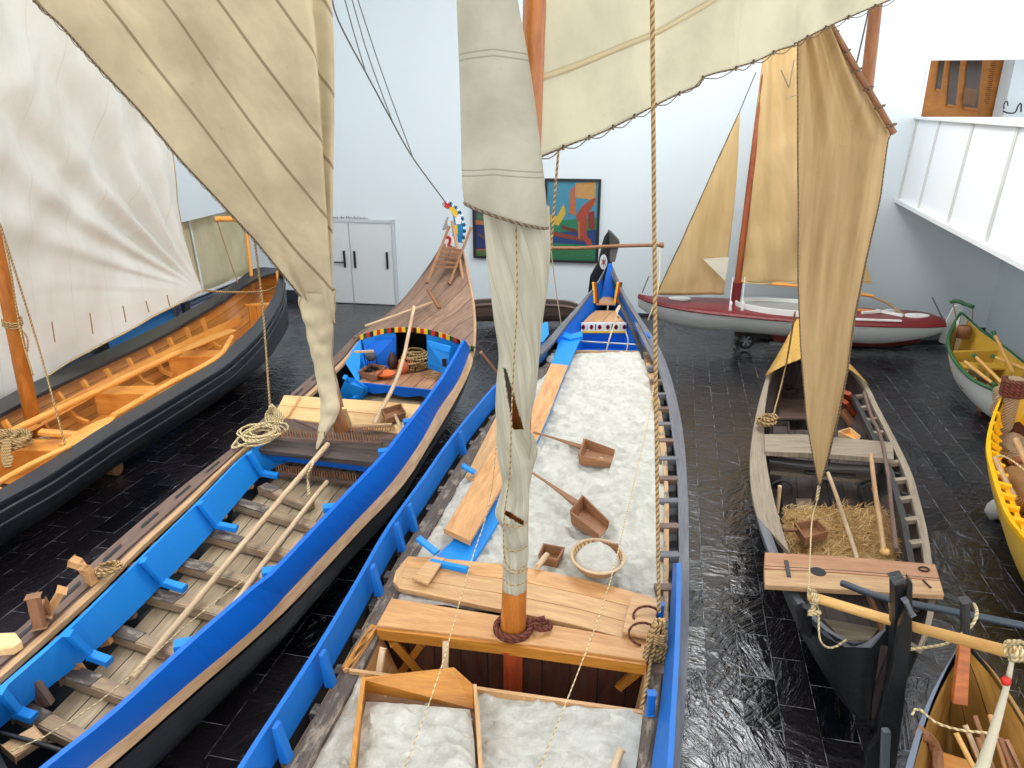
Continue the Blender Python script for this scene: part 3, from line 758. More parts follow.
# ---- mast beam
k=MB(); k.prism(PL([(391,598,1.14),(378,624,1.14),(514,640,1.14),(645,660,1.14),(647,645,1.14),(515,620,1.14)]),(0,0,-.001)); 
k=MB(); b0=spl(PL([(392,598,1.14),(515,618,1.14),(650,642,1.14)]),14); b1=spl(PL([(377,625,1.14),(512,641,1.14),(646,660,1.14)]),14)
k.ribbon(b0,b1,.1,n=14); k.build('mast_beam',OAKO,tC,bevel=.006)
k=MB(); c0=[V((p.x,p.y-.005,p.z-.02)) for p in b1]; k.ribbon(c0,zl_(c0,-.09),.03,n=14,dirv=V((0,-1,0))); k.build('beam_edge',BEAMY,tC)
# ---- hold under the beam
yb=P(512,641,1.14).y-.02
hl=P(350,668,1.1); hr=P(643,710,1.06)
xl=hl.x-.02; xr=hr.x+.03
k=MB(); A=P(380,630,1.04);B=P(646,662,1.04); k.prism([V((A.x,A.y+.05,.2)),V((B.x,B.y+.05,.2)),V((B.x,B.y+.05,1.0)),V((A.x,A.y+.05,1.0))],V((0,.04,0)))
# vertical boards: rotate uv so planks run up
for f in range(len(k.uv)): k.uv[f]=[(v,u) for u,v in k.uv[f]]
k.build('hold_bulkhead',REDB,tC)
k=MB(); k.prism([V((A.x-.3,A.y+.3,.3)),V((B.x+.2,B.y+.3,.3)),V((xr+.2,3.2,.3)),V((xl-.3,3.2,.3))],(0,0,-.05))
for f in range(len(k.uv)): k.uv[f]=[(v,u) for u,v in k.uv[f]]
k.build('hold_floor',REDB,tC)
k=MB(); k.prism([P(377,626,1.1),hl,V((hl.x+.25,hl.y+.05,.25)),V((A.x+.25,A.y,.25))],V((-.05,-.02,0))); k.build('hold_side',OAKO,tC)
k=MB(); k.prism([P(378,626,1.1),P(350,668,1.1),P(342,667,1.1),P(371,624,1.1)],(0,0,-.06)); k.build('hold_coaming',BEAMY,tC)
k=MB(); k.prism([P(646,662,1.08),hr,V((hr.x-.1,hr.y,.25)),V((B.x-.1,B.y,.25))],V((.05,0,0))); k.build('hold_side',OAKL,tC)
for a,b in ((P(392,640,1.0),P(420,672,.6)),(P(424,640,.95),P(404,668,.62)),(P(640,668,.95),P(620,684,.75))):
    k=MB(); k.bar(a,b,.12,.06); k.build('brace',BEAMY,tC,bevel=.005)
k=MB(); pA=P(513,650,1.03); k.bar(V((pA.x,pA.y+.0,1.05)),V((pA.x,pA.y+.0,.3)),.15,.12,up=V((0,1,0))); k.build('mast_post',REDW,tC,bevel=.008)
# ---- aft salt + board
k=MB(); k.bar(hl,hr,.03,.5,up=V((0,0,1))); 
ab=hl.lerp(hr,.5)
k=MB(); k.prism([hl,hr,hr+V((0,-.03,0)),hl+V((0,-.03,0))],(0,0,-.75)); k.build('salt_board',OAKL,tC)
s2l=[P(346,671,1.04)]+[off(V((yat(bt,y).x,y,1.04)),.25) for y in (4.25,3.9,3.4,3.0)]; s2r=PL([(643,712,1.04),(640,740,1.04),(636,770,1.04),(628,835,1.04)])
k=MB(); k.grid(saltgrid(s2l,s2r,90,170,1.05,.06)); o=k.build('salt_heap',SALT,None,smooth=True); recentre(o)
tag(o,'bed of white salt aft of the open hold, at bottom of photo around the big scoop','salt',kind='stuff')
# platform under everything so nothing is hollow
k=MB(); k.ribbon([between(CLt,CR,y,.12,.9) for y in (4.95,7,9,11,12)],[between(CLt,CR,y,.93,.9) for y in (4.95,7,9,11,12)],.03,n=5); k.build('under_deck',DARKF,tC)
k=MB(); k.ribbon([between(CLt,CR,y,.12,.85) for y in (3.1,3.6,4.15)],[between(CLt,CR,y,.93,.85) for y in (3.1,3.6,4.15)],.03,n=3); k.build('under_deck',DARKF,tC)
# right stern blue washboard
ta=spl(PL([(677,563,1.4),(676,610,1.4),(674,660,1.4),(670,720,1.4),(667,768,1.4),(660,840,1.4)]),14)
tb=spl(PL([(673,563,1.14),(670,610,1.12),(665,660,1.12),(658,720,1.12),(651,768,1.12),(643,840,1.12)]),14)
k=MB(); k.ribbon(ta,tb,.035,n=14,dirv=V((1,0,0))); k.build('washboard',BLUEW,tC)
for px,py in ((660,612),(651,702)):
    c=P(px,py,1.2); k=MB(); k.bar(c+V((0,0,-.1)),c+V((0,0,.08)),.05,.05,up=V((0,1,0))); k.build('knee',BLUEW,tC,bevel=.006)
# ---- big salt scoop
t=thing('large_salt_box','big open wooden salt box half filled with salt standing aft of the hold','box',P(415,740,1.0))
k=MB(); k.prism([P(364,677,1.28),P(454,667,1.28),P(473,684,1.22),P(474,707,1.08),P(366,690,1.1)],V((0,-.025,0))); k.build('back_board',BEAMY,t,bevel=.004)
k=MB(); k.ribbon(PL([(366,677,1.28),(360,720,1.25),(352,790,1.22)]),PL([(368,677,1.05),(363,722,1.05),(356,795,1.05)]),.03,n=5,dirv=V((-1,0,0))); k.build('side_board',BEAMY,t)
k=MB(); k.ribbon(PL([(473,684,1.22),(476,720,1.2),(480,790,1.18)]),PL([(472,686,1.05),(475,722,1.05),(479,795,1.05)]),.025,n=5,dirv=V((1,0,0))); k.build('side_board',OAKL,t)
k=MB(); k.prism([P(366,692,1.06),P(474,707,1.06),P(478,790,1.05),P(355,790,1.05)],(0,0,-.03)); k.build('bottom',TOOLW,t)
g=saltgrid(PL([(366,700,1.14),(361,730,1.14),(356,795,1.12)]),PL([(470,712,1.12),(474,740,1.14),(477,795,1.12)]),70,80,1.16,.07)
k=MB(); k.grid(g); o=k.build('salt_heap',SALT,None,smooth=True); recentre(o); tag(o,'white salt piled inside the large open wooden box','salt',kind='stuff')
for a,b in (((383,648,1.3),(379,672,1.15)),((446,641,1.3),(445,668,1.15))):
    k=MB(); k.bar(P(*a),P(*b),.045,.03); k.build('handle_peg',STICK,t,bevel=.004)
# ---- scoops on the salt
def scoop(lab,box,hpts,z=1.25,hw=.035,h=.13,mat=TOOLW,group='wooden scoops lying on the salt'):
    """box: 4 px corners top rim, order back-left, front-left, front-right, back-right ; open front between idx1 and 2"""
    t=thing('wooden_scoop',lab,'scoop',P(box[0][0],box[0][1],z-.1))
    q=[P(x,y,z) for x,y in box]; d=V((0,0,-h))
    cen=sum(q,V())/4
    lo=[p.lerp(cen,.10)+d for p in q]
    k=MB()
    fl=(q[1]-q[0]).length
    k.prism([lo[0],lo[1],lo[2],lo[3]],(0,0,.012)); k.build('bottom',mat,t)
    # back
    k=MB(); k.ribbon([q[0],q[3]],[lo[0],lo[3]],.022,n=2,dirv=(q[0]-q[1]).normalized()); k.build('back',mat,t,bevel=.003)
    for a,b,c2,d2 in ((q[0],q[1],lo[1],lo[0]),(q[3],q[2],lo[2],lo[3])):
        k=MB(); b3=b.lerp(c2,.4); k.prism([a,b3,c2,d2],((a-cen).dot((q[0]-q[3]))>0 and (q[0]-q[3]).normalized() or (q[3]-q[0]).normalized())*.02); k.build('side',mat,t,bevel=.003)
    hp=spl([P(*a) for a in hpts],8)
    k=MB(); pr=[(-hw,-.012),(hw,-.012),(hw,.012),(-hw,.012)]
    k.sweep(hp,pr,scale=[1.3,1.1,.9,.75,.6,.5,.5,.5]); k.build('handle',mat,t,bevel=.003)
    return t
scoop('wooden salt scoop with long handle, nearer the bow, lying on salt',[(585,439),(616,446),(612,458),(580,455)],[(584,448,1.16),(560,440,1.17),(534,432,1.2)])
scoop('wooden salt scoop with long handle, lying on salt behind the basket',[(583,496),(610,517),(600,529),(571,511)],[(577,504,1.16),(558,490,1.18),(533,473,1.22)],h=.14)
def salt_mound(lab,px,py,z,rx,ry,h,rz=0):
    c=V(px) if py is None else P(px,py,z); g=[]
    px=3
    for i in range(14):
        f=i/13; row=[]
        for j in range(28):
            a=2*PI*j/28; x=rx*(1-f)*math.cos(a); y=ry*(1-f)*math.sin(a)
            hh=h*(1-(1-f)**2)*(1+.35*noise.noise(V((x*14,y*14,px)))); row.append(c+V((x*math.cos(rz)-y*math.sin(rz),x*math.sin(rz)+y*math.cos(rz),hh)))
        g.append(row)
    k=MB(); k.grid(g,closed=True); o=k.build('salt_heap',SALT,None,smooth=True); recentre(o); return tag(o,lab,'salt',kind='stuff')
salt_mound('small pile of salt in the mouth of the scoop nearer the bow',604,451,1.06,.13,.1,.07)
salt_mound('small pile of salt in the mouth of the scoop behind the basket',598,515,1.06,.14,.1,.07)
# bailer
t=thing('wooden_bailer','small square wooden bailer with stubby round handle on salt beside rolled sail','bailer',P(552,552,1.08))
q=PL([(543,543,1.19),(565,547,1.19),(558,560,1.19),(538,555,1.19)]); cen=sum(q,V())/4; lo=[p.lerp(cen,.12)+V((0,0,-.1)) for p in q]
k=MB(); k.prism(lo,(0,0,.012)); k.build('bottom',TOOLW,t)
for i in range(4):
    j=(i+1)%4; k=MB(); k.prism([q[i],q[j],lo[j],lo[i]],((q[i]+q[j])/2-cen).normalized()*-.015); k.build('side',TOOLW,t,bevel=.002)
k=MB(); k.tube([P(547,555,1.17),P(537,567,1.2)],.028,10); k.build('handle',STICK,t,smooth=True)
# basket
t=thing('salt_basket','round wicker basket heaped with salt and with a slatted wooden back on plank deck','basket',P(597,570,1.12))
c=P(597,568,1.15); 
WICK=ropemat('wicker',srgb(206,174,124),srgb(140,104,64))
k=MB()
k.lathe(c,[(.02,-.0),(.14,0),(.2,.05),(.225,.11),(.235,.12),(.22,.12),(.2,.06),(.1,.03),(.01,.03)],36,sx=.98,sy=1.15); k.build('basket_body',WICK,t,smooth=True)
k=MB(); k.tube([c+V((.23*math.cos(a),.265*math.sin(a),.125)) for a in [i*2*PI/32 for i in range(33)]],.014,6); k.build('basket_rim',STICK,t,smooth=True)
a,b=P(592,541,1.32),P(619,545,1.32)
k=MB(); 
for i in range(8):
    u0=i/8; u1=(i+.88)/8; k.prism([a.lerp(b,u0),a.lerp(b,u1),a.lerp(b,u1)+V((0,-.02,-.12)),a.lerp(b,u0)+V((0,-.02,-.12))],V((0,.02,0)))
k.build('slatted_back',TOOLW,t)
salt_mound('round heap of white salt in the wicker basket',c+V((0,-.01,.085)),None,0,.2,.235,.15)
# ---- leeboard pieces lying on salt
t=thing('leeboard','long blue ended wooden board lying slantwise on the salt left of rolled sail','board',P(520,440,1.1))
k=MB(); k.ribbon(PL([(562,332,1.24),(551,364,1.2),(527,420,1.16),(478,510,1.14),(431,561,1.13)]),PL([(582,336,1.24),(568,366,1.2),(545,424,1.16),(510,500,1.14),(468,569,1.13)]),.05,n=16)
k.build('board',[BLUE2],t,bevel=.004)
k=MB(); k.ribbon(PL([(551,364,1.215),(527,420,1.175),(512,450,1.17)]),PL([(568,366,1.215),(545,424,1.175),(530,456,1.17)]),.012,n=6,dirv=V((0,0,1))); k.build('bare_wood_face',OAKO,t)
k=MB(); k.prism(PL([(560,329,1.3),(571,334,1.3),(582,331,1.3),(583,336,1.28),(570,339,1.27),(556,334,1.28)]),(0,0,-.08)); k.build('blue_head',BLUE2,t,bevel=.006)
k=MB(); k.bar(P(431,562,1.17),P(468,570,1.17),.05,.05); k.build('end_batten',BLUE2,t,bevel=.004)
k=MB(); k.bar(P(437,553,1.2),P(418,538,1.28),.07,.03); k.build('tail_arm',BLUE2,t,bevel=.004)
k=MB(); k.bar(P(475,473,1.2),P(462,465,1.28),.07,.03); k.build('tail_arm',BLUE2,t,bevel=.004)
k=MB(); k.ribbon(PL([(504,430,1.26),(480,470,1.25),(444,529,1.24)]),PL([(522,445,1.26),(505,480,1.25),(470,541,1.24)]),.045,n=8,dirv=V((0,0,-1)))
single('loose_plank',k,OAKO,'thick bare wood plank lying on top of the blue board, left of rolled sail','plank',bevel=.005)
k=MB(); k.ribbon(PL([(503,405,1.14),(485,440,1.12),(466,478,1.12)]),PL([(513,410,1.14),(497,450,1.12),(476,485,1.12)]),.03,n=6,dirv=V((0,0,1)))
single('loose_plank',k,OAKL,'narrow pale plank half buried in salt at left edge of the blue board','plank',bevel=.004)
# thole pin & tub handle
k=MB(); k.bar(P(481,352,1.75),P(500,376,1.35),.05,.03); single('wooden_tiller',k,TOOLW,'short brown wooden handle poking up over left side of the salt boat, behind rolled sail','handle',bevel=.006)
k=MB(); k.bar(P(621,750,1.15),P(612,775,1.08),.045,.045); single('wooden_stub',k,STICK,'short pale wooden stub sticking out of salt at bottom centre right','stub',bevel=.008)
# blue oar blade end near bow left
k=MB(); k.prism(PL([(541,325,1.5),(548,322,1.5),(549,334,1.42),(543,342,1.4)]),V((-.04,0,0))); k.build('washboard_end',BLUE2,tC,bevel=.005)
for a,b in ((634,645),(650,662)): pass
# grey side rail pieces at bow right
k=MB(); k.ribbon(PL([(634,322,1.42),(645,345,1.3),(654,362,1.2)]),PL([(638,323,1.42),(649,344,1.3),(658,362,1.2)]),.04,n=6); k.build('bow_rail',GREYRIM,tC)
# ---- mast and rope ring
t=thing('boat_mast','orange brown wooden mast standing on the beam of the salt boat','mast',P(513,630,1.14))
mb0=P(513,631,1.14); mtop=PY(540,-150,mb0.y+.25)
k=MB(); k.tube([mb0.lerp(mtop,i/10) for i in range(11)],[.1,.092,.086,.08,.077,.075,.073,.072,.07,.07,.07],20); k.build('pole',MASTO,t,smooth=True)
t=thing('rust_rope','rusty red rope wound round foot of the mast on the salt boat','rope',mb0)
k=MB()
for j in range(2): k.tube([mb0+V((.135*math.cos(a),.135*math.sin(a),.02+.025*j)) for a in [i*2*PI/20 for i in range(21)]],.022,8)
k.tube(spl(PL([(520,628,1.17),(535,626,1.17),(548,622,1.17),(550,628,1.17),(538,629,1.19),(530,622,1.18),(545,618,1.2)]),24),.02,6); k.build('coil',RUST,t,smooth=True)
# ================================================================ BOAT B : long moliceiro-like boat
tB=thing('blue_flatboat','long boat with blue washboards, brown foredeck and painted curled prow','boat',P(230,600,0))
# near side curves
nT=spl(PL([(465,340,1.5),(450,367,1.42),(430,397,1.36),(397,440,1.32),(384,456,1.31),(339,504,1.3),(276,571,1.3),(256,587,1.3),(187,647,1.3),(120,709,1.3),(50,765,1.3),(-20,822,1.3)]),50)
nB=spl(PL([(471,348,1.15),(465,366,1.1),(455,386,1.05),(439,409,1.0),(422,440,.98),(393,481,.96),(356,521,.95),(289,592,.95),(256,627,.95),(187,685,.95),(140,725,.95),(87,768,.95),(20,822,.95)]),50)
nO=spl(PL([(474,347,1.2),(472,365,1.05),(460,392,.98),(432,440,.93),(404,484,.9),(360,531,.88),(299,597,.88),(256,638,.88),(190,696,.88),(110,766,.88),(40,825,.88)]),50)
k=MB(); k.ribbon(nT,nB,.045,n=50,dirv=V((-.97,.2,0))); k.build('washboard',BLUE,tB)
k=MB(); k.ribbon(nB,nO,.04,n=50); k.build('rubbing_strake',LIGHTE,tB)
# far side
fO=spl(PL([(353,337,1.25),(335,356,1.1),(300,386,1.02),(256,425,1.0),(233,447,1.0),(180,488,1.0),(117,541,1.0),(60,592,1.0),(20,628,1.0),(-40,680,1.0)]),50)
fI=spl(PL([(361,340,1.25),(346,360,1.1),(318,388,1.02),(280,421,1.0),(262,440,1.0),(240,453,1.0),(187,505,1.0),(133,555,1.0),(97,591,1.0),(0,678,1.0),(-50,722,1.0)]),50)
fM=mixc(fO,fI,.62); fM2=mixc(fO,fI,.78)
k=MB(); k.ribbon(fO,fM,.05,n=50); k.ribbon(fM2,fI,.05,n=50,m=1); k.ribbon(zl_(fM,-.02),zl_(fM2,-.02),.04,n=50,m=2); k.build('side_deck',[SIDEB,LIGHTE,SIDEB],tB)
for i in range(11):
    s=.16+i*.075
    a=wpt(mixc(fO,fI,.22),s,.003); b=wpt(mixc(fO,fI,.22),s+.036,.003); c=wpt(mixc(fO,fI,.36),s+.036,.003); d=wpt(mixc(fO,fI,.36),s,.003)
    k=MB(); k.prism([a,b,c,d],(0,0,.002)); k.build('slot',BLACKM,tB,label='dark oblong slot in side deck')
hull('hull',tB,[p+V((0,0,-.05)) for p in fO],[p+V((.0,0,-.03)) for p in nO],.1,[BLACKP,BLACKP],n=50,e=.55,narrow=.25,t=.06)
# far washboard
gT=spl(PL([(280,437,.98),(252,449,1.0),(200,501,1.0),(143,557,1.0),(67,632,1.0),(0,692,1.0),(-45,735,1.0)]),30)
gB=spl(PL([(312,450,.66),(278,466,.66),(256,481,.66),(213,531,.66),(163,584,.66),(97,649,.66),(43,692,.66),(0,728,.66),(-45,768,.66)]),30)
k=MB(); k.ribbon(gT,gB,.04,n=30); k.build('washboard',BLUE2,tB)
for (tx,ty),(bx,by),(ex,ey) in (((249,453),(262,473),(278,476)),((200,503),(217,525),(237,529)),((143,560),(163,582),(185,589)),((68,633),(90,655),(110,662)),((0,690),(18,712),(34,718)),((-50,735),(-30,760),(-14,768))):
    a=P(tx,ty,1.02); b=P(bx,by,.72); c=P(ex,ey,.68)
    k=MB(); k.bar(a,b,.06,.06,up=V((1,-.2,.4))); k.bar(b,c,.08,.06); k.build('knee',BLUE2,tB,bevel=.006)
# frames seen in the gap and blocks
for i in range(16):
    s=.28+i*.043; a=wpt(fI,s,-.08); b=V((a.x,a.y,a.z-.35))+V((.12,0,0)); k=MB(); k.bar(a,b,.1,.06,up=V((0,1,0))); k.build('rib_head',OAKO if i%3 else SIDEB,tB)
# floor
ys=[4.3+i*.5 for i in range(13)]
zf=.5
fl0=[between(fI,nB,y,.1,zf) for y in ys]; fl1=[between(fI,nB,y,.88,zf) for y in ys]
k=MB()
a=spl(fl0,20); b=spl(fl1,20)
g=[[a[i].lerp(b[i],j/8) for j in range(9)] for i in range(20)]; k.grid(g); k.build('floor_planking',FLOORB,tB)
# cross frames
for (x0,y0,x1,y1) in ((263,489,300,503),(238,505,320,530),(208,536,300,560),(180,565,262,586),(148,596,232,618),(110,632,195,660),(67,675,150,705),(20,712,90,745)):
    a=P(x0,y0,zf+.07); b=P(x1,y1,zf+.07); d=(b-a).normalized(); b2=a.lerp(b,1.25)
    k=MB(); k.bar(a,b2,.13,.1); k.build('cross_frame',wood('frame_%d'%x0,srgb(186,156,120),srgb(128,104,82),.7,10,wear=srgb(140,124,106)),tB,bevel=.012)
    k=MB(); k.bar(a+V((0,0,.052)),a.lerp(b,.38)+V((0,0,.052)),.135,.012); k.build('grey_end',DARKF if False else GREYP,tB)
for px,py in ((188,645),(333,508),(274,572),(387,452),(411,422)):
    c=P(px,py,1.2); k=MB(); k.box(c+V((-.04,0,0)),.12,.1,.06,.3); k.build('peg',BLUE2,tB,bevel=.006)
# foredeck
dl=spl(PL([(354,338,1.28),(370,327,1.3),(389,314,1.42),(406,297,1.62),(423,275,1.95),(436,256,2.3),(443,243,2.5)]),26)
dr=spl(PL([(474,347,1.22),(475,328,1.38),(474,309,1.6),(472,293,1.8),(469,279,2.0),(466,264,2.22),(463,252,2.42)]),26)
g=[]
for i in range(26):
    r=[]
    for j in range(15):
        f=j/14; p=dl[i].lerp(dr[i],f); p.z+=.26*(1-(2*f-1)**2)*(1-i/25*.9); r.append(p)
    g.append(r)
gg=[[p+V((0,0,-.05)) for p in r] for r in g]
k=MB(); k.grid(g,flip=True); k.grid(gg); k.grid([g[0],gg[0]]); k.build('foredeck',DECKB,tB,smooth=False)
for c_ in (dl,dr):
    k=MB(); k.tube([p+V((0,0,.0)) for p in c_],.025,6); k.build('deck_edge',LIGHTE if c_ is dr else SIDEB,tB,smooth=True)
# bow hull sides below foredeck
k=MB()
rows=[]
for i in range(26):
    a=dl[i]; b=dr[i]; c=(a+b)/2; zb=.12+ (i/25)**2*1.7
    rows.append([a+V((0,0,-.02)),a.lerp(c,.12)+V((0,0,(zb-a.z)*.5)),c.lerp(a,.45).xy.to_3d()+V((0,0,zb)),c.xy.to_3d()+V((0,0,zb-.05)),c.lerp(b,.45).xy.to_3d()+V((0,0,zb)),b.lerp(c,.12)+V((0,0,(zb-b.z)*.5)),b+V((0,0,-.02))])
k.grid(rows); k.build('bow_hull',TAR,tB,smooth=True)
# coloured trim along deck arch
rim=g[0]; cols=[YELP,REDP,GRNP,BLACKM]; k=MB(); n=34
rr=spl(rim,n+1)
for i in range(n):
    if i<2: continue
    a,b=rr[i],rr[i+1]; k.prism([a+V((0,-.02,.01)),b+V((0,-.02,.01)),b+V((0,-.02,-.075)),a+V((0,-.02,-.075))],V((0,-.015,0)),[0,1,0,2,1,3][i%6])
k.build('coloured_trim',cols,tB)
# cabin bulkhead
yc=rim[7].y-.03
def bulk(px,py): return PY(px,py,yc)
L0_,R0_=rim[1],rim[13]
def zarch(x):
    f=(x-L0_.x)/(R0_.x-L0_.x); return (L0_.z+(R0_.z-L0_.z)*f)+.2*(1-(2*f-1)**2)-.02
def bpan(x0,x1,z0,mat,nm,th=.04,dy=0):
    k=MB(); xs=[x0+(x1-x0)*i/6 for i in range(7)]
    ysl=lambda x: L0_.y+(R0_.y-L0_.y)*(x-L0_.x)/(R0_.x-L0_.x)
    poly=[V((x,ysl(x)-.02+dy,zarch(x))) for x in xs]+[V((x,ysl(x)-.02+dy,z0)) for x in xs[::-1]]
    k.prism(poly,V((0,th,0))); return k.build(nm,mat,tB)
xa=PY(395,340,yc).x; xb=PY(427,345,yc).x
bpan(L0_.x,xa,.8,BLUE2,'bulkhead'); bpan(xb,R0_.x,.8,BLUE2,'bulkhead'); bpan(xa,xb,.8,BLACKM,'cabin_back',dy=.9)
k=MB(); k.prism([V((xa-.3,yc,.84)),V((xb+.3,yc,.84)),V((xb+.3,yc+.95,.84)),V((xa-.3,yc+.95,.84))],(0,0,-.03)); k.build('cabin_floor',SIDEB,tB)
# open door leaf on the right
t=PL([(427,341,1.42),(450,347,1.38),(448,376,.95),(428,368,.95)])
k=MB(); k.prism(t,V((.02,.04,0))); d_=k.build('cabin_door',BLUE2,tB,bevel=.004)
for f in (.2,.8):
    k=MB(); a=t[0].lerp(t[3],f); b=t[1].lerp(t[2],f); k.bar(a+V((0,-.015,0)),b+V((0,-.015,0)),.02,.04); k.build('batten',BLUE2,d_)
k=MB(); c=PL([(444.5,362,1.16)])[0]; k.box(c+V((0,-.03,0)),.07,.02,.13); k.build('latch',IRON,d_)
# cockpit side panels
k=MB(); k.prism([P(361,340,1.25),P(346,361,1.08),P(359,382,.86),P(366,368,.86)],V((-.03,0,0))); k.build('cockpit_side',BLUE2,tB)
k=MB(); k.prism([P(363,339,1.25),P(396,336,1.4),P(396,368,.86),P(366,368,.86)],V((0,.03,0))); k.build('cockpit_side',BLUE,tB)
# cockpit floor with wavy blue front
cf=PL([(357,382,.86),(436,390,.86),(447,374,.86),(425,366,.86),(366,367,.86)])
k=MB(); k.prism(cf,(0,0,-.04)); 
for f in range(len(k.uv)): k.uv[f]=[(v,u) for u,v in k.uv[f]]
k.build('cockpit_floor',PINK,tB)
a,b=cf[0],cf[1]; top=[];bot=[]
for i in range(25):
    u=i/24; p=a.lerp(b,u)+V((0,-.02,0)); top.append(p+V((0,0,.01))); bot.append(p+V((0,0,-.1-.05*abs(math.sin(u*PI*2.5)))))
k=MB(); k.ribbon(top,bot,.03,n=25,dirv=V((0,-1,0))); k.build('wavy_board',BLUE,tB)
# blue knees left of cockpit
k=MB(); k.prism(PL([(345,379,1.02),(352,377,1.02),(364,386,.9),(372,388,.72),(358,402,.62),(338,396,.7)]),(0,0,-.05)); k.build('corner_panel',BLUE2,tB,bevel=.006)
k=MB(); k.bar(P(345,377,1.06),P(358,388,.8),.07,.06); k.bar(P(358,388,.8),P(372,387,.78),.07,.06); k.bar(P(372,387,.78),P(353,399,.7),.06,.05); k.build('knee',BLUE2,tB,bevel=.006)
# boards below the cockpit
k=MB(); k.ribbon(PL([(356,389,.62),(432,397,.62)]),PL([(350,401,.62),(424,412,.62)]),.04,n=4); 
k.build('lower_floor',FLOORB,tB)
# pine platform + thwart
k=MB(); k.prism(PL([(284,395,1.02),(330,398,1.02),(380,401,1.02),(424,405,1.02),(402,433,1.02),(340,425,1.02),(274,416,1.02)]),(0,0,-.04)); k.build('pine_platform',PLYF,tB,bevel=.004)
k=MB(); k.bar(P(300,397,1.045),P(287,418,1.045),.02,.012); k.bar(P(280,405,1.04),P(408,417,1.04),.012,.008); k.build('platform_seam',OAKO,tB)
k=MB(); k.ribbon(PL([(268,430,.99),(398,440,.99)]),PL([(257,449,.96),(384,464,.96)]),.07,n=4); k.build('mast_thwart',DARKW,tB,bevel=.006)
k=MB(); k.ribbon(PL([(274,417,1.0),(402,434,1.0)]),PL([(266,434,.98),(398,446,.98)]),.05,n=4); k.build('mast_thwart',SIDEB,tB)
# crossing blue beam under thwart
k=MB(); k.bar(P(262,452,.8),P(384,468,.8),.06,.14); k.build('beam',BLUE,tB)
# prow
pr=[(446,243),(452,242),(463,243),(464.5,230),(463,220),(459,211),(453,205),(447,202),(443,204),(445,208),(450,210),(453,216),(454,226),(452,236)]
k=MB(); Yp=14.5; 
WHT=WHITE
k.prism([PY(x,y,Yp) for x,y in pr],V((.02,.12,0))); k.build('prow',paint('prow_blue',srgb(40,140,200),.4,.2),tB,bevel=.01)
k=MB()
def patch(pts,m,d=.014): k.prism([PY(x,y,Yp) + V((0,-d,0)) for x,y in pts],V((0,.01,0)),m)
patch([(442,203),(447,201.5),(451,205),(449,208.5),(444,207)],0); patch([(449,208),(453,206),(458,212),(456,218),(452,213)],1); patch([(455,218),(459,213),(462,219),(461,224),(456,224)],2)
patch([(453,226),(457,224),(458,234),(453,236)],1,.016); patch([(450,237),(457,235),(458,243),(449,243)],2,.018)
patch([(442,203.5),(444.5,203),(445,206),(442.5,206)],3,.02)
for i in range(15):
    u=i/15; x0,y0=[(447,201.6),(453,204.6),(459,210.6),(463,219.6),(464.5,230),(463.4,242)][min(5,int(u*5))],0
    pa=spl([PY(x,y,Yp-.03) for x,y in ((447,201.5),(453,204.8),(459,211),(463,220),(464.6,230),(463,243))],31)
    a,b=pa[2*i],pa[2*i+1]; k.bar(a,b,.05,.05,up=V((0,1,0)),m=4 if i%2 else 2)
k.build('prow_painting',[REDP,YELP,WHITE,CHROME,BLACKM],tB)
k=MB(); 
for i in range(9): k.bar(PY(448-i*.2,217+i*.6,14.35),PY(445+i*.6-2,230-i*.3,14.3),.02,.03)
single('palm_brush',k,plain('grey_brush',srgb(150,148,140),.8),'grey frayed brush hanging from the painted prow of the long blue boat','brush')
k=MB(); k.box(PY(449,243,14.2),.12,.05,.25); k.build('prow_panel',WHITE,tB)
k=MB(); pts=spl([PY(446,238,14.1),PY(449,237,14.1),PY(450,241,14.1),PY(448,246,14.1)],10); k.tube(pts,.025,6); k.build('red_ring',REDP,tB,smooth=True)
# ladder leaning on prow
t=thing('wooden_ladder','small wooden ladder with brown rungs leaning on the curled prow','ladder',P(437,284,1.9))
A0,A1=PY(427,283,13.4),PY(449,227,14.1); B0,B1=PY(449,284,13.4),PY(471,228,14.0)
for a,b in ((A0,A1),(B0,B1)):
    k=MB(); k.bar(a,b,.05,.06,up=V((0,1,0))); k.build('rail',TOOLW,t,bevel=.006)
for f,g_ in ((.28,.3),(.38,.37),(.47,.45),(.55,.53),(.63,.6)):
    k=MB(); k.bar(A0.lerp(A1,f),B0.lerp(B1,g_*1.0),.06,.03); k.build('rung',TOOLW,t)
k=MB(); k.tube([PY(463,279,13.5),PY(452,221,14.1)],.03,8); single('wooden_stick',k,PINK,'pale round stick leaning against the ladder at the curled prow','stick',smooth=True)
# mast, sail lower end handled later
mB=P(342,433,.96)
# ---- rakes
def rake(lab,a,b,n,tooth,mat=SIDEB,handle=None,group=None,tm=None):
    t=thing('hay_rake',lab,'rake',a.lerp(b,.5))
    k=MB(); k.bar(a,b,.05,.045); k.build('head',mat,t,bevel=.004)
    me=None; d=(b-a)/n
    for i in range(n):
        p=a.lerp(b,(i+.5)/n)
        if me is None:
            k=MB(); k.tube([p,p+tooth],[.011,.006],5); o=k.build('tooth',tm or TOOLW,t,smooth=True); me=o
        else:
            o2=me.copy(); COL.objects.link(o2); o2.parent=t; o2.location=me.location+(b-a)*(i/n); o2.rotation_euler=(random.uniform(-.15,.15)*0,0,0)
    if handle:
        k=MB(); k.tube(handle,.022,8); k.build('handle',STICK,t,smooth=True)
    return t
rake('long dark toothed rake head lying on brown thwart just behind the mast foot, teeth upright',P(279,438,1.06),P(382,444,1.06),38,V((-.02,.03,.11)))
rake('toothed rake head lying across the floor planks below the thwart, left of the blue side',P(276,473,.62),P(358,483,.62),32,V((-.02,.03,.12)))
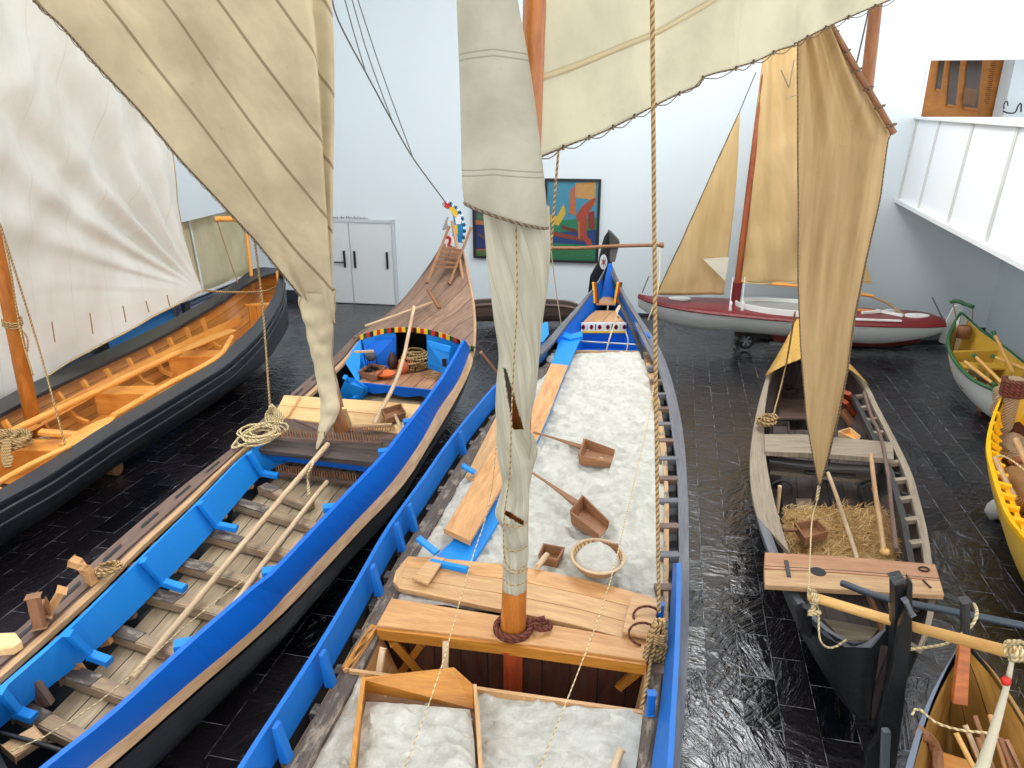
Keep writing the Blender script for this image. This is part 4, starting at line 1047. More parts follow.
rake('rake head with teeth pointing down on pine platform beside the mast foot',P(351,427,1.09),P(392,425,1.09),16,V((.01,-.12,-.03)),LIGHTE)
rake('long handled wooden rake lying on the brown foredeck',PY(428,290,13.0),PY(439,308,12.5),12,V((.03,.02,.05)),TOOLW,handle=[PY(433,302,12.8),PY(400,314,12.6),PY(365,326,12.4)])
# trowel-like curved stick
k=MB(); k.tube(spl(PL([(294,420,1.08),(312,427,1.08),(322,433,1.08)]),8),.02,6); single('curved_stick',k,SIDEB,'short curved dark stick on the thwart left of the mast foot','stick',smooth=True)
# poles
def pole(lab,pts,r,mat=STICK,name='wooden_pole',cat='pole',n=12,taper=1):
    k=MB(); c=spl(pts,n); k.tube(c,[r*(1-(1-taper)*i/(n-1)) for i in range(n)],8); return single(name,k,mat,lab,cat,smooth=True)
pole('longer of two pale poles on blue boat floor, nearer its left side',PL([(132,679,.66),(230,560,.72),(280,500,.85),(328,444,1.05)]),.032)
pole('long pale pole lying in blue boat floor, partly hidden by right washboard',PL([(200,654,.66),(256,574,.66),(300,516,.7),(327,482,.74)]),.03)
pole('slim pale pole leaning from foredeck down to pine platform',[PY(414,307,12.6),P(400,370,1.2),P(374,424,1.1)],.03)
# ---- box, pots
def tray(name,lab,cat,q,h,mat,inner=None,th=.018):
    t=thing(name,lab,cat,sum(q,V())/4-V((0,0,h))); cen=sum(q,V())/4; lo=[p.lerp(cen,.06)+V((0,0,-h)) for p in q]
    k=MB(); k.prism(lo,(0,0,.012)); k.build('bottom',inner or mat,t)
    for i in range(4):
        j=(i+1)%4; k=MB(); k.prism([q[i],q[j],lo[j],lo[i]],((q[i]+q[j])/2-cen).normalized()*-th); k.build('side',mat,t,bevel=.002)
    return t
t=tray('wooden_bailer','shallow square wooden bailer with thin handle on the pine platform','bailer',PL([(381,409,1.15),(401,403,1.15),(406,412,1.15),(386,419,1.15)]),.09,TOOLW)
k=MB(); k.tube([P(395,415,1.13),P(402,431,1.12)],.022,8); k.build('handle',STICK,t,smooth=True)
t=tray('tool_tray','low wooden tray of dark tools beside the clay bowl in cockpit','tray',PL([(358,371,.98),(371,363,.98),(386,366,.98),(376,376,.98)]),.1,TOOLW)
for i in range(3):
    k=MB(); k.box(P(364+i*5,371-i*1.5,.92),.07,.16,.04,.4*i); single('dark_tool',k,BLACKM,('black tool block at left in the low wooden tray','black tool block in middle of the low wooden tray','black tool block at right in the low wooden tray')[i],'tool',bevel=.004)
k=MB(); c=P(386,377,.88); k.lathe(c,[(.01,0),(.08,0),(.14,.05),(.155,.075),(.14,.07),(.08,.025),(.01,.025)],28); single('clay_bowl',k,plain('orange_clay',srgb(224,110,50),.4),'orange glazed clay bowl on the cockpit floor of the blue boat','bowl',smooth=True)
t=thing('clay_jug','terracotta jug with narrow neck beside coiled rope in cockpit','jug',P(403.5,373,.87))
k=MB(); c=P(403.5,373,.87); k.lathe(c,[(.01,0),(.055,0),(.092,.075),(.095,.125),(.06,.19),(.028,.225),(.025,.26),(.038,.28),(.028,.28),(.012,.25),(.01,.2)],24); k.build('body',TERRA,t,smooth=True)
k=MB(); k.tube(spl([c+V((.03,0,.26)),c+V((.085,0,.225)),c+V((.075,0,.16))],8),.01,6); k.build('handle',TERRA,t,smooth=True)
t=thing('cooking_pot','round black cooking pot on a stand at left side of the cockpit','pot',P(372,366,.9))
k=MB(); c=P(371.5,366,.95); k.lathe(c,[(.01,.1),(.06,.1),(.09,.14),(.09,.21),(.075,.21),(.07,.15),(.01,.14)],20); k.build('bowl',plain('dark_iron_pot',srgb(60,62,64),.5),t,smooth=True)
k=MB()
for a in (0,2.1,4.2): k.bar(c+V((.1*math.cos(a),.1*math.sin(a),-.08)),c+V((.09*math.cos(a),.09*math.sin(a),.12)),.014,.014,up=V((0,1,0)))
k.build('stand',BLACKM,t)
k=MB(); c=P(393,368,.87); k.lathe(c,[(.01,0),(.07,0),(.095,.1),(.065,.2),(.03,.25),(.03,.28),(.01,.28)],20); single('dark_jug',k,plain('dark_brown_clay',srgb(66,38,32),.5),'dark brown jug standing just left of the terracotta jug','jug',smooth=True)
k=MB(); c=P(415,371,.9); ropecoil(k,c+V((0,.25,0)),.2,12,.018,.5,.05); single('rope_coil',k,ROPE,'heap of coiled rope inside dark cabin opening behind the terracotta jug','rope',smooth=True)
k=MB(); ropecoil(k,P(434,376,.9),.13,2,.008,.3,.01); single('thin_rope_coil',k,ROPE,'thin loop of cord on the cockpit floor beside the blue cabin door','rope',smooth=True)
# little wooden shelf rail
k=MB(); k.bar(P(354,352,1.25),P(374,351,1.25),.04,.03); k.build('grab_rail',STICK,tB)
# rope heap on side deck
k=MB(); ropecoil(k,P(262,436,1.04),.24,8,.013,.45,.03); k.tube(spl(PL([(272,432,1.1),(255,440,1.08),(240,446,1.07),(232,447,1.06),(245,432,1.08),(262,424,1.12)]),30),.016,6)
single('rope_coil',k,ROPEL,'loose heap of pale rope on the brown side deck beside the pine platform','rope',smooth=True)
k=MB(); 
for j in range(5): k.tube(spl([P(271,406,1.3)+V((.03*math.cos(j*2),0,0)),P(266+j*2,414,1.15),P(268+j*3,424,1.06),P(275+j*2,416,1.15),P(271,404,1.3)],20),.014,6)
single('rope_bundle',k,ROPEL,'hanging bundle of pale rope tied at left corner of the pine platform','rope',smooth=True)
pole('long hanging rope rising from pine platform to the top of the patched cream sail',[P(270,406,1.25),PY(262,300,9.6),PY(250,210,9.3),PY(243,180,9.2)],.014,ROPE,'hanging_rope','rope')
# oar crutches at lower left
t=thing('rowing_crutch','pair of worn wooden pegs standing on side deck at lower left','oar crutch',P(40,625,1.0))
k=MB(); k.bar(P(40,627,1.02),P(33,596,1.3),.09,.08); k.build('peg',TOOLW,t,bevel=.012)
k=MB(); k.bar(P(48,614,1.02),P(62,590,1.22),.09,.06); k.build('peg',OAKO,t,bevel=.012)
k=MB(); k.bar(P(32,612,1.1),P(48,606,1.12),.12,.1); k.build('block',TOOLW,t,bevel=.012)
t=thing('wooden_cleat','bent pale wooden cleat standing on side deck beside the yellow twine','cleat',P(90,582,1.0))
k=MB(); k.sweep(spl(PL([(92,582,1.0),(87,572,1.12),(81,565,1.22),(71,561,1.26)]),10),[(-.045,-.035),(.045,-.035),(.045,.035),(-.045,.035)]); k.build('horn',OAKO,t,bevel=.008)
k=MB(); ropecoil(k,P(109,570,1.06),.09,5,.012,.4,.03); single('twine_knot',k,ROPE,'small knot of yellow twine on the side deck beside the bent cleat','twine',smooth=True)
t=thing('wooden_bracket','pale wooden bracket board jutting from side deck at left edge of photo','bracket',P(8,636,1.02))
k=MB(); k.prism(PL([(-8,633,1.12),(15,632,1.12),(22,641,1.08),(12,648,1.06),(-8,650,1.06)]),(0,0,-.07)); k.build('board',PLYF,t,bevel=.008)
# black rod across, lower left
pole('dark thin rod lying across the floor at the lower left of the blue boat',PL([(0,733,.75),(30,741,.75),(66,752,.75)]),.018,BLACKM,'iron_rod','rod')
k=MB(); k.ribbon(PL([(0,745,.72),(34,725,.72)]),PL([(14,757,.72),(44,737,.72)]),.06,n=4); k.build('loose_block',LIGHTE,tB,bevel=.01)
# ================================================================ BOAT A : black hull, orange inside
tA=thing('black_hulled_boat','black hulled open boat with glossy orange varnished inside at left','boat',P(110,440,0))
nI=spl(PL([(279,275,1.75),(272,298,1.5),(256,322,1.3),(245,333,1.22),(230,346,1.15),(217,359,1.12),(167,389,1.1),(110,422,1.1),(75,444,1.1),(40,466,1.1),(0,489,1.1),(-60,524,1.1)]),50)
nOa=spl(PL([(284,274,1.78),(280,300,1.5),(266,325,1.3),(252,342,1.2),(237,356,1.13),(222,368,1.1),(173,398,1.08),(116,432,1.08),(82,454,1.08),(46,477,1.08),(0,502,1.08),(-60,538,1.08)]),50)
fIa=spl(PL([(278,272,1.78),(262,276,1.7),(243,286,1.5),(216,304,1.28),(170,331,1.15),(147,343,1.12),(110,360,1.1),(53,387,1.1),(0,414,1.1),(-60,445,1.1)]),50)
fOa=spl(PL([(281,268,1.8),(255,268,1.72),(236,281,1.52),(212,297,1.3),(166,322,1.15),(110,348,1.1),(33,382,1.1),(0,399,1.1),(-60,430,1.1)]),50)
k=MB(); k.ribbon(nI,nOa,.06,n=50); k.ribbon(fOa,fIa,.06,n=50); k.build('gunwale',BLACKP,tA,smooth=False,bevel=.008)
BLACKPL=paint('black_strakes',srgb(40,46,54),.33,.3,bs=.3,planks=.2,coat=.2)
hull('hull',tA,[p+V((0,0,-.04)) for p in fOa],[p+V((0,0,-.04)) for p in nOa],.12,[BLACKPL,VARNP],n=50,e=.72,narrow=.3,t=.1,rise_b=.5)
# twin rub rails along the outside
for dz,dx in ((-.1,.02),(-.24,.015)):
    k=MB(); k.tube([p+V((dx,0,dz)) for p in nOa[1:]],.02,6); k.build('rub_rail',BLACKP,tA,smooth=True)
k=MB(); k.bar(P(281,268,1.95),PY(283,320,16),.12,.1,up=V((1,0,0))); k.build('stern_post',BLACKP,tA,bevel=.01)
def inA(y,f,z): return between(fIa,nI,y,f,z)
ysA=[6.2,7.5,9,10.5,12,13.5,14.8]
k=MB(); a=[inA(y,.2,.5) for y in ysA]; b=[inA(y,.82,.5) for y in ysA]; k.ribbon(a,b,.03,n=7); k.build('floor_boards',VARNP,tA)
# far side stringer plank and frames
k=MB(); a=[inA(y,.09,.92) for y in ysA]; b=[inA(y,.13,.78) for y in ysA]; k.ribbon(a,b,.03,n=7,dirv=V((1,0,0))); k.build('stringer',VARN,tA)
for i in range(15):
    y=6.6+i*.52; zt_=yat(fIa,y).z
    pts=spl([inA(y,.03,zt_-.08),inA(y,.07,.85),inA(y,.13,.62),inA(y,.24,.53)],8)
    k=MB(); k.sweep(pts,[(-.035,-.03),(.035,-.03),(.035,.03),(-.035,.03)],up=V((0,1,0))); k.build('frame',VARN,tA,bevel=.004)
for y,w in ((7.0,.4),(8.6,.34),(10.6,.34),(12.4,.34)):
    k=MB(); a0=inA(y,.1,.86); a1=inA(y,.93,.86); b0=inA(y+w,.1,.86); b1=inA(y+w,.93,.86); k.prism([a0,a1,b1,b0],(0,0,-.04)); k.build('thwart',VARN,tA,bevel=.005)
    k=MB(); k.prism([inA(y+.02,.17,.5),inA(y+.02,.85,.5),inA(y+.02,.85,.82),inA(y+.02,.17,.82)],V((0,.03,0))); k.build('thwart_board',VARN,tA)
# stern sheets
k=MB(); k.prism([inA(14.95,.12,1.14),inA(14.95,.9,1.14),inA(15.8,.85,1.18),inA(15.8,.15,1.18)],(0,0,-.04)); k.build('stern_seat',VARN,tA,bevel=.005)
k=MB(); k.prism([inA(14.97,.16,.6),inA(14.97,.84,.6),inA(14.97,.88,1.1),inA(14.97,.14,1.1)],V((0,.04,0)))
for f in range(len(k.uv)): k.uv[f]=[(v,u) for u,v in k.uv[f]]
k.build('seat_front',VARNP,tA)
k=MB(); k.bar(inA(15.3,.1,1.1),inA(15.3,.08,1.8),.08,.05,up=V((0,1,0))); k.build('stern_frame',VARN,tA)
# black ribs on the floor
for y,f0,f1 in ((8.2,.25,.5),(9.6,.3,.42),(11.6,.3,.42)):
    k=MB(); k.prism([inA(y,f0,.52),inA(y-.1,f1,.52),inA(y+.05,f1,.52),inA(y+.2,f0,.52)],(0,0,.02)); k.build('black_chock',BLACKM,tA,bevel=.01)
# oars
def oar(lab,pts,r,blade,mat=VARN,grp=None,bw=.09):
    t=thing('long_oar',lab,'oar',pts[0],grp)
    k=MB(); k.tube(spl(pts,14),r,10); k.build('shaft',mat,t,smooth=True)
    c=spl(blade,8); k=MB(); k.sweep(c,[(-bw,-.014),(bw,-.014),(bw,.014),(-bw,.014)],scale=[.35,.7,.9,1,1,1,1,.9]); k.build('blade',mat,t,bevel=.008)
oar('long varnished oar along far side of the orange boat, broad blade toward the stern',PL([(-10,442,1.0),(40,418,1.0),(110,385,1.0),(180,352,1.02)]),.05,PL([(178,353,1.02),(200,343,1.03),(233,330,1.05)]),bw=.11)
oar('long varnished oar resting on the near gunwale of the orange boat',PL([(232,337,1.18),(217,358,1.12),(167,385,1.1),(112,417,1.1)]),.045,PL([(112,417,1.1),(95,428,1.08),(66,446,1.05)]),bw=.13)
k=MB(); k.tube(spl(PL([(70,446,1.12),(30,465,1.12),(-20,493,1.12)]),8),.035,8); single('long_oar',k,VARN,'varnished oar shaft lying on near gunwale at left edge of photo','oar',smooth=True)
k=MB(); k.bar(P(40,432,1.02),P(112,437,.9),.12,.05); single('loose_board',k,VARN,'short orange board lying beside mast foot in the black hulled boat','board',bevel=.005)
# mast
mA=P(37,440,.55); mAt=PY(-30,120,mA.y-.25)
t=thing('boat_mast','leaning orange varnished mast standing in the black hulled boat at left edge','mast',mA)
k=MB(); k.tube([mA.lerp(mAt,i/8) for i in range(9)],[.1,.1,.1,.095,.09,.085,.08,.075,.07],16); k.build('pole',MASTO,t,smooth=True)
k=MB()
for j in range(3):
    c=mA.lerp(mAt,.4+.008*j); k.tube([c+V((.11*math.cos(a),.11*math.sin(a),.02*math.sin(a*2))) for a in [i*.42 for i in range(16)]],.014,6)
c=mA.lerp(mAt,.4); k.tube(spl([c+V((.1,-.05,0)),c+V((.18,-.05,-.15)),c+V((.14,-.05,-.35))],10),.012,6)
k.build('lashing',ROPE,t,smooth=True)
k=MB(); ropecoil(k,P(8,444,.98),.2,7,.026,.4,.04); single('rope_coil',k,ROPE,'thick brown rope coil at left photo edge beside the orange mast foot','rope',smooth=True)
k=MB(); ropecoil(k,mA+V((.0,0,.03)),.2,6,.022,.2,.02)
single('rope_coil',k,ROPE,'brown rope coiled round foot of the orange mast in left boat','rope',smooth=True)
k=MB()
for j in range(5): k.tube(spl([P(4+j*1.5,440,1.12),P(2+j*2,455,1.0),P(5+j*1.2,468,.9),P(9+j,456,1.0)],16),.014,6)
single('rope_bundle',k,ROPE,'hanging skein of brown rope at left photo edge below the orange mast','rope',smooth=True)
# roller logs
for px,py,lab in ((118,468,'round wooden log end poking out under black hull nearer the camera'),(243,376,'round wooden log end poking out under black hull nearer its stern')):
    c=P(px,py,.12); k=MB(); k.tube([c+V((-1.5,.3,0)),c+V((.0,0,0))],.11,16); single('support_log',k,TOOLW,lab,'log',smooth=False)
pole('thin dark rope coming down in front of left white sail to the black hulled boat',[PY(0,224,8.6),PY(38,345,8.7),P(66,448,1.1)],.012,ROPE,'hanging_rope','rope')
pole('thin dark cord crossing left white sail above the orange mast',[PY(-8,200,9.1),PY(8,255,9.1),PY(20,330,9.1),P(33,375,1.9)],.01,ROPE,'hanging_rope','rope')
pole('short orange boom seen against the beige blind',[PY(215,219,14.2),PY(240,219,14.4)],.05,VARN,'wooden_boom','boom',n=4)
pole('thin rope dropping from short orange boom to black boat stern',[PY(217,221,14.2),PY(228,255,14.3),PY(238,283,14.4)],.012,ROPE,'hanging_rope','rope',n=5)
pole('rope stretched level from the white sail corner to the black boat stern',[PY(201,290,13.5),PY(225,292,13.8),PY(265,291,14.6),PY(283,282,15.2)],.018,ROPE,'sail_sheet','rope')
pole('slender upright post standing at the stern of the black hulled boat',[PY(247,233,15.5),PY(253,290,15.4)],.04,VARN,'wooden_post','post',n=4)
# ================================================================ BOAT E : old grey boat with hay
tE=thing('weathered_boat','weathered grey and black boat carrying straw, right of the salt boat','boat',P(850,560,0))
eL=spl(PL([(797,318,1.45),(785,342,1.2),(773,363,1.02),(766,378,.95),(757,410,.9),(752,438,.87),(750,465,.86),(753,500,.85),(766,545,.85),(787,589,.88),(815,622,.93),(845,642,.98),(872,642,1.06),(886,626,1.18),(895,608,1.32)]),60)
eR=spl(PL([(799,318,1.45),(830,344,1.18),(865,382,.98),(878,406,.94),(893,434,.9),(911,471,.87),(921,505,.86),(928,535,.86),(933,570,.87),(935,605,.9),(928,632,.95),(920,648,1.0),(909,646,1.05),(901,630,1.18),(896,608,1.32)]),60)
hull('hull',tE,eL,eR,.08,[TAR,DARKW],n=60,e=.7,narrow=.35,t=.035,rise_b=.7,rise_s=.18)
eLi=spl(PL([(798,326,1.4),(788,345,1.2),(777,364,1.02),(770,378,.95),(765,410,.9),(764,436,.87),(767,465,.86),(774,500,.85),(784,535,.85),(790,553,.86)]),36)
eLo=[at(eL,i/35*.70) for i in range(36)]
k=MB(); k.ribbon(eLo,eLi,.05,n=36); k.build('side_deck',GREYW,tE)
k=MB(); k.ribbon([at(eL,.68+i/15*.3) for i in range(16)],[at(eL,.68+i/15*.3).lerp(at(eR,.68+i/15*.3),.06) for i in range(16)],.05,n=16); k.build('rim',GREYRIM,tE)
k=MB(); a=[at(eR,i/39) for i in range(40)]; b=[at(eR,i/39).lerp(at(eL,i/39),.045) for i in range(40)]; k.ribbon(a,b,.05,n=40); k.build('rim',GREYW,tE)
def inE(y,f,z): return between(eL,eR,y,f,z)
k=MB(); ys=[5.4,6,7,8,9,10,10.8]; k.ribbon([inE(y,.86,.84) for y in ys],[inE(y,.9,.84) for y in ys],.07,n=7); k.build('inner_rail',DARKF,tE)
for i in range(12):
    y=5.6+i*.45; k=MB(); k.bar(inE(y,.89,.82),inE(y,.965,.84),.07,.05); k.build('rib_head',GREYW,tE)
for i in range(9):
    y=5.6+i*.5
    for f0,f1 in ((.93,.8),(.1,.22)):
        k=MB(); k.sweep(spl([inE(y,f0,.8),inE(y,(f0+f1)/2+(.03 if f0>.5 else -.03),.5),inE(y,f1,.3)],6),[(-.03,-.03),(.03,-.03),(.03,.03),(-.03,.03)],up=V((0,1,0))); k.build('frame',DARKF,tE)
k=MB(); ys=[4.9,5.5,6.5,8,9.5,10.5]; k.ribbon([inE(y,.24,.3) for y in ys],[inE(y,.76,.3) for y in ys],.03,n=6); k.build('floor_boards',DARKW,tE)
k=MB(); k.prism([inE(7.0,.33,.325),inE(7.0,.43,.325),inE(8.3,.43,.325),inE(8.3,.33,.325)],(0,0,.01)); k.build('pale_floor_board',GREYW,tE)
# thwarts
k=MB(); k.prism(PL([(764,434,.92),(800,434,.92),(893,442,.92),(894,459,.92),(830,454,.92),(765,451,.92)]),(0,0,-.07)); k.build('thwart',GREYW,tE,bevel=.008)
k=MB(); k.ribbon(PL([(768,455,.8),(815,461,.78),(870,465,.8)]),PL([(769,461,.8),(815,467,.78),(872,471,.8)]),.06,n=8); k.build('black_beam',DARKF,tE,bevel=.01)
k=MB(); k.prism(PL([(769,464,.6),(872,472,.6),(873,481,.6),(770,471,.6)]),(0,0,-.05)); k.build('floor_beam',GREYW,tE,bevel=.006)
k=MB(); k.bar(P(805,472,.68),P(855,475,.68),.06,.03); k.build('mast_step',DARKF,tE,bevel=.004)
# big board across stern
t=thing('cross_board','broad salmon coloured wooden board lying across stern of the straw boat','board',P(850,572,.98))
k=MB(); k.ribbon(PL([(765,552,1.0),(850,557,1.0),(935,564,1.0)]),PL([(764,568,1.0),(850,573,1.0),(940,580,1.0)]),.05,n=6); k.build('plank',PINK,t,bevel=.006)
k=MB(); k.ribbon(PL([(764,569,1.0),(850,574,1.0),(940,581,1.0)]),PL([(765,585,1.0),(850,590,1.0),(944,595,1.0)]),.05,n=6); k.build('plank',LIGHTE,t,bevel=.006)
k=MB(); k.bar(P(786,561,1.005),P(789,577,1.005),.035,.02); k.build('dark_cleat',DARKF,t)
k=MB(); c=P(818,572,.998); k.disc(c,.07,V((0,0,1)),16,.006); k.build('dark_stain',BLACKM,t)
k=MB(); c=P(924,569,1.01); k.tube([c+V((.045*math.cos(a),.035*math.sin(a),0)) for a in [i*.42 for i in range(16)]],.008,6); k.build('iron_ring',IRON,t,smooth=True)
k=MB(); k.bar(P(923,580,1.01),P(931,588,1.01),.014,.01); k.build('iron_staple',IRON,t)
# hay
def hay():
    HAY=[wood('straw_%d'%i,c,tuple(x*.6 for x in c),.8,4) for i,c in enumerate((srgb(226,182,112),srgb(194,142,78),srgb(244,210,148)))]
    k=MB(); poly=PL([(784,512,.42),(905,515,.42),(913,548,.42),(905,590,.42),(790,582,.42)])
    a=spl(PL([(784,511,.4),(783,540,.42),(788,582,.42)]),20); b=spl(PL([(903,513,.4),(912,545,.42),(907,592,.42)]),20)
    g=[[a[i].lerp(b[i],j/29)+V((0,0,.13*math.sin(PI*j/29)*math.sin(PI*min(1,(i+2)/12)/2)+.05*noise.noise(a[i].lerp(b[i],j/29)*5))) for j in range(30)] for i in range(20)]
    k.grid(g,m=1)
    for n in range(5200):
        i=random.random()**.9*19; j=random.random()*29; p=g[int(i)][int(j)].copy(); p+=V((random.uniform(-.05,.05),random.uniform(-.05,.05),random.uniform(-.01,.05)))
        an=random.gauss(0,.9); L=random.uniform(.05,.17); dv=V((math.cos(an),math.sin(an),random.uniform(-.25,.35)))*L; sd=V((-math.sin(an),math.cos(an),random.uniform(-.5,.5))).normalized()*.0035
        mid=p+dv*.5+V((0,0,random.uniform(-.01,.02)))
        mi=random.choice((0,0,1,2)); k.face([p-sd,p+sd,mid+sd,mid-sd],m=mi); k.face([mid-sd,mid+sd,p+dv+sd*.5,p+dv-sd*.5],m=mi)
    o=k.build('straw',HAY,None); recentre(o); tag(o,'brown straw spread over floor of the weathered boat behind the cross board','straw',kind='stuff')
hay()
t=tray('wooden_bailer','square wooden bailer with stubby handle lying on the straw','bailer',PL([(794,522,.72),(818,519,.72),(829,531,.72),(805,538,.72)]),.1,TOOLW)
k=MB(); k.tube([P(797,530,.68),P(783,530,.68)],.025,8); k.build('handle',TOOLW,t,smooth=True)
t=tray('orange_wooden_tray','small bright orange wooden tray beyond the grey thwart, right of sail tip','tray',PL([(838,431,.62),(850,427,.62),(861,436,.62),(858,441,.62),(838,439,.62)][:4]),.08,PLYF,inner=VARN)
t=tray('square_hatch_box','low square wooden box in floor left of brown sail, beyond the grey thwart','box',PL([(773,421,.5),(789,421,.5),(790,434,.5),(773,434,.5)]),.08,DARKW)
for i,(x,y) in enumerate(((849,398),(848,407),(846,416))):
    k=MB(); a=P(x-4,y-6,.9-i*.12); k.bar(a,P(x+6,y+8,.6-i*.06),.18,.05); single('fish_crate_slat',k,REDW if i<2 else TOOLW,('upper reddish wooden slat leaning inside bow of weathered boat','middle reddish wooden slat leaning inside bow of weathered boat','lower brown wooden slat leaning inside bow of weathered boat')[i],'slat',bevel=.005)
k=MB(); ropecoil(k,P(785,393,.45),.16,16,.012,.6,.02); single('net_heap',k,plain('dark_net',srgb(60,50,44),.9),'dark heap of netting under ochre canopy at left','net',smooth=True)
k=MB(); k.prism(PL([(778,401,.4),(806,401,.4),(808,420,.4),(779,420,.4)]),(0,0,.03)); k.build('bow_board',SIDEB,tE)
k=MB(); ropecoil(k,P(768,425,.95),.1,7,.016,.5,.04); single('rope_coil',k,ROPE,'small brown rope coil on left side deck of the weathered boat by thwart','rope',smooth=True)
pole('straight pale pole slanting from mast step over straw in the weathered boat',PL([(828,473,.75),(838,500,.68),(853,545,.66),(870,600,.62),(885,630,.6)]),.024)
pole('pale branch lying lengthwise over thwart and straw, left one of the pair at right',PL([(871,455,.98),(875,490,.95),(881,530,.9),(884,552,.88)]),.026,LIGHTE)
pole('long crooked brown branch along right side of the weathered boat',PL([(864,392,1.0),(872,418,1.0),(880,434,1.0),(888,473,.98),(891,505,.95),(896,550,.92)]),.024,SIDEB)
pole('thin stick leaning from thwart to straw between the two right branches',PL([(872,488,.7),(884,515,.62),(893,538,.6)]),.016,TOOLW,'wooden_stick','stick')
pole('pale stick standing out of straw at far left of the weathered boat',PL([(780,486,.85),(777,513,.5)]),.024,STICK,'wooden_stick','stick',n=4)
pole('short stick emerging from under the cross board at left centre',PL([(868,592,.9),(878,618,.7),(884,640,.55)]),.026,TOOLW,'wooden_stick','stick')
pole('short pale stick emerging under the cross board beside the stern post',PL([(890,592,.95),(893,612,.9)]),.028,STICK,'wooden_stick','stick')
k=MB(); k.lathe(P(884,555,.95),[(.01,0),(.03,.0),(.045,.03),(.04,.06),(.01,.07)],16); single('wooden_float',k,GOLD,'round pale wooden knob on the straw just behind the cross board','float',smooth=True)
for x,y,lab in ((780,495,'black iron hook on floor at left of the straw'),(867,495,'black iron hook on floor right of the straight pole')):
    k=MB(); c=P(x,y,.45); k.tube(spl([c+V((-.13,-.05,0)),c+V((-.13,0,.13)),c+V((0,.02,.19)),c+V((.12,0,.14)),c+V((.13,-.04,.02))],14),.014,6); k.tube([c+V((0,.02,.19)),c+V((0,.25,0))],.014,6); single('iron_hook',k,BLACKM,lab,'hook',smooth=True)
# canopy
cl=spl(PL([(797,319,1.5),(785,342,1.25),(773,363,1.05),(765,376,1.0)]),12); cr2=spl(PL([(799,319,1.5),(826,342,1.25),(850,364,1.08),(869,385,1.02)]),12)
g=[]
for i in range(12):
    r=[]
    for j in range(13):
        f=j/12; p=cl[i].lerp(cr2[i],f); p.z+=.4*(1-abs(2*f-1)**1.6)*(i/11)**.8; r.append(p)
    g.append(r)
k=MB(); k.grid(g,flip=True); o=k.build('bow_canopy',OCHRE,None,smooth=True,solid=.01); recentre(o); tag(o,'ochre painted triangular canvas canopy over bow of the weathered boat','canopy')
# stern bench, post and rudder
k=MB(); k.prism(PL([(822,618,.55),(880,628,.55),(870,640,.55),(842,640,.55)]),(0,0,-.05)); k.build('stern_bench',GREYW,tE,bevel=.006)
k=MB(); k.prism(PL([(796,612,.95),(803,608,1.1),(812,612,1.1),(812,640,.72),(800,632,.72)]),V((.02,.08,0))); k.build('black_knee',BLACKM,tE,bevel=.006)
stp=spl([PY(872,745,4.95),PY(888,700,4.75),PY(895,650,4.6),PY(897,600,4.5),PY(897,578,4.45)],14)
k=MB(); k.sweep(stp,[(-.035,-.05),(.035,-.05),(.035,.05),(-.035,.05)],up=V((0,1,0))); k.build('stern_post',TAR,tE,bevel=.01)
t=thing('boat_rudder','tall dark rudder hung on the stern post of the weathered boat','rudder',PY(890,760,4.3))
rp=[(908,578),(913,585),(912,640),(906,690),(900,740),(893,790),(860,800),(866,755),(878,738),(885,700),(894,660),(899,628),(905,610)]
k=MB(); k.prism([PY(x,y,4.38) for x,y in rp],V((.02,.07,0))); k.build('blade',TAR,t,bevel=.008)
k=MB(); k.bar(PY(886,730,4.3),PY(884,780,4.3),.05,.05,up=V((0,1,0))); k.build('strap',plain('pale_grey_wood',srgb(110,120,126),.6),t)
k=MB(); k.bar(PY(905,600,4.33),PY(912,614,4.33),.03,.05,up=V((0,1,0))); k.build('cheek',GREYRIM,t,bevel=.005)
# spars crossing
pole('long golden pole reaching from the straw boat over the bottom right boat',[P(809,596,1.36),P(900,623,1.4),PY(1024,656,3.55),PY(1080,672,3.4)],.04,GOLD,'long_pole','pole')
pole('dark iron rod running right behind the rudder to photo edge',[P(842,583,1.14),P(884,598,1.2),P(960,613,1.2),P(1030,627,1.2),P(1090,639,1.2)],.03,plain('dark_steel',srgb(70,78,86),.45,.3),'iron_rod','rod')
k=MB(); k.tube(spl([P(809,596,1.37),P(818,608,1.1),P(820,640,.98),P(832,648,.9),P(846,640,1.02)],20),.009,6); k.tube(spl([P(812,598,1.36),P(814,608,1.25),P(808,614,1.22),P(820,612,1.22)],10),.02,6)
for j in range(3): k.tube([P(811+j*2,596.5+j*.6,1.38)+V((.0,.05*math.cos(a),.05*math.sin(a))) for a in [i*.5 for i in range(14)]],.012,6)
single('pole_lashing',k,ROPEL,'pale cord tied round left end of the golden pole and hanging down','rope',smooth=True)
# ================================================================ BOAT H : bottom right
tH=thing('wooden_skiff','small ochre wooden boat cut off at bottom right corner of photo','boat',P(970,740,.0))
hL=spl(PL([(964,641,1.28),(957,649,1.22),(945,668,1.12),(927,703,1.04),(912,745,1.0),(897,800,1.0),(880,860,1.0)]),30)
hR=spl(PL([(967,641,1.28),(978,654,1.22),(997,675,1.12),(1024,716,1.04),(1052,762,1.0),(1085,820,1.0),(1110,870,1.0)]),30)
OCW=wood('ochre_stained_planking',srgb(196,148,70),srgb(140,98,38),.6,7,planks=.3)
hull('hull',tH,hL,hR,.35,[TAR,OCW],n=40,e=.9,narrow=.45,t=.05,rise_b=.3)
k=MB(); k.ribbon(hL,[a.lerp(b,.05) for a,b in zip(hL,hR)],.04,n=30); k.build('rim',plain('grey_blue_rim',srgb(110,120,136),.5),tH)
k=MB(); k.ribbon([a.lerp(b,.95) for a,b in zip(hL,hR)],hR,.04,n=30); k.build('rim',OCW,tH)
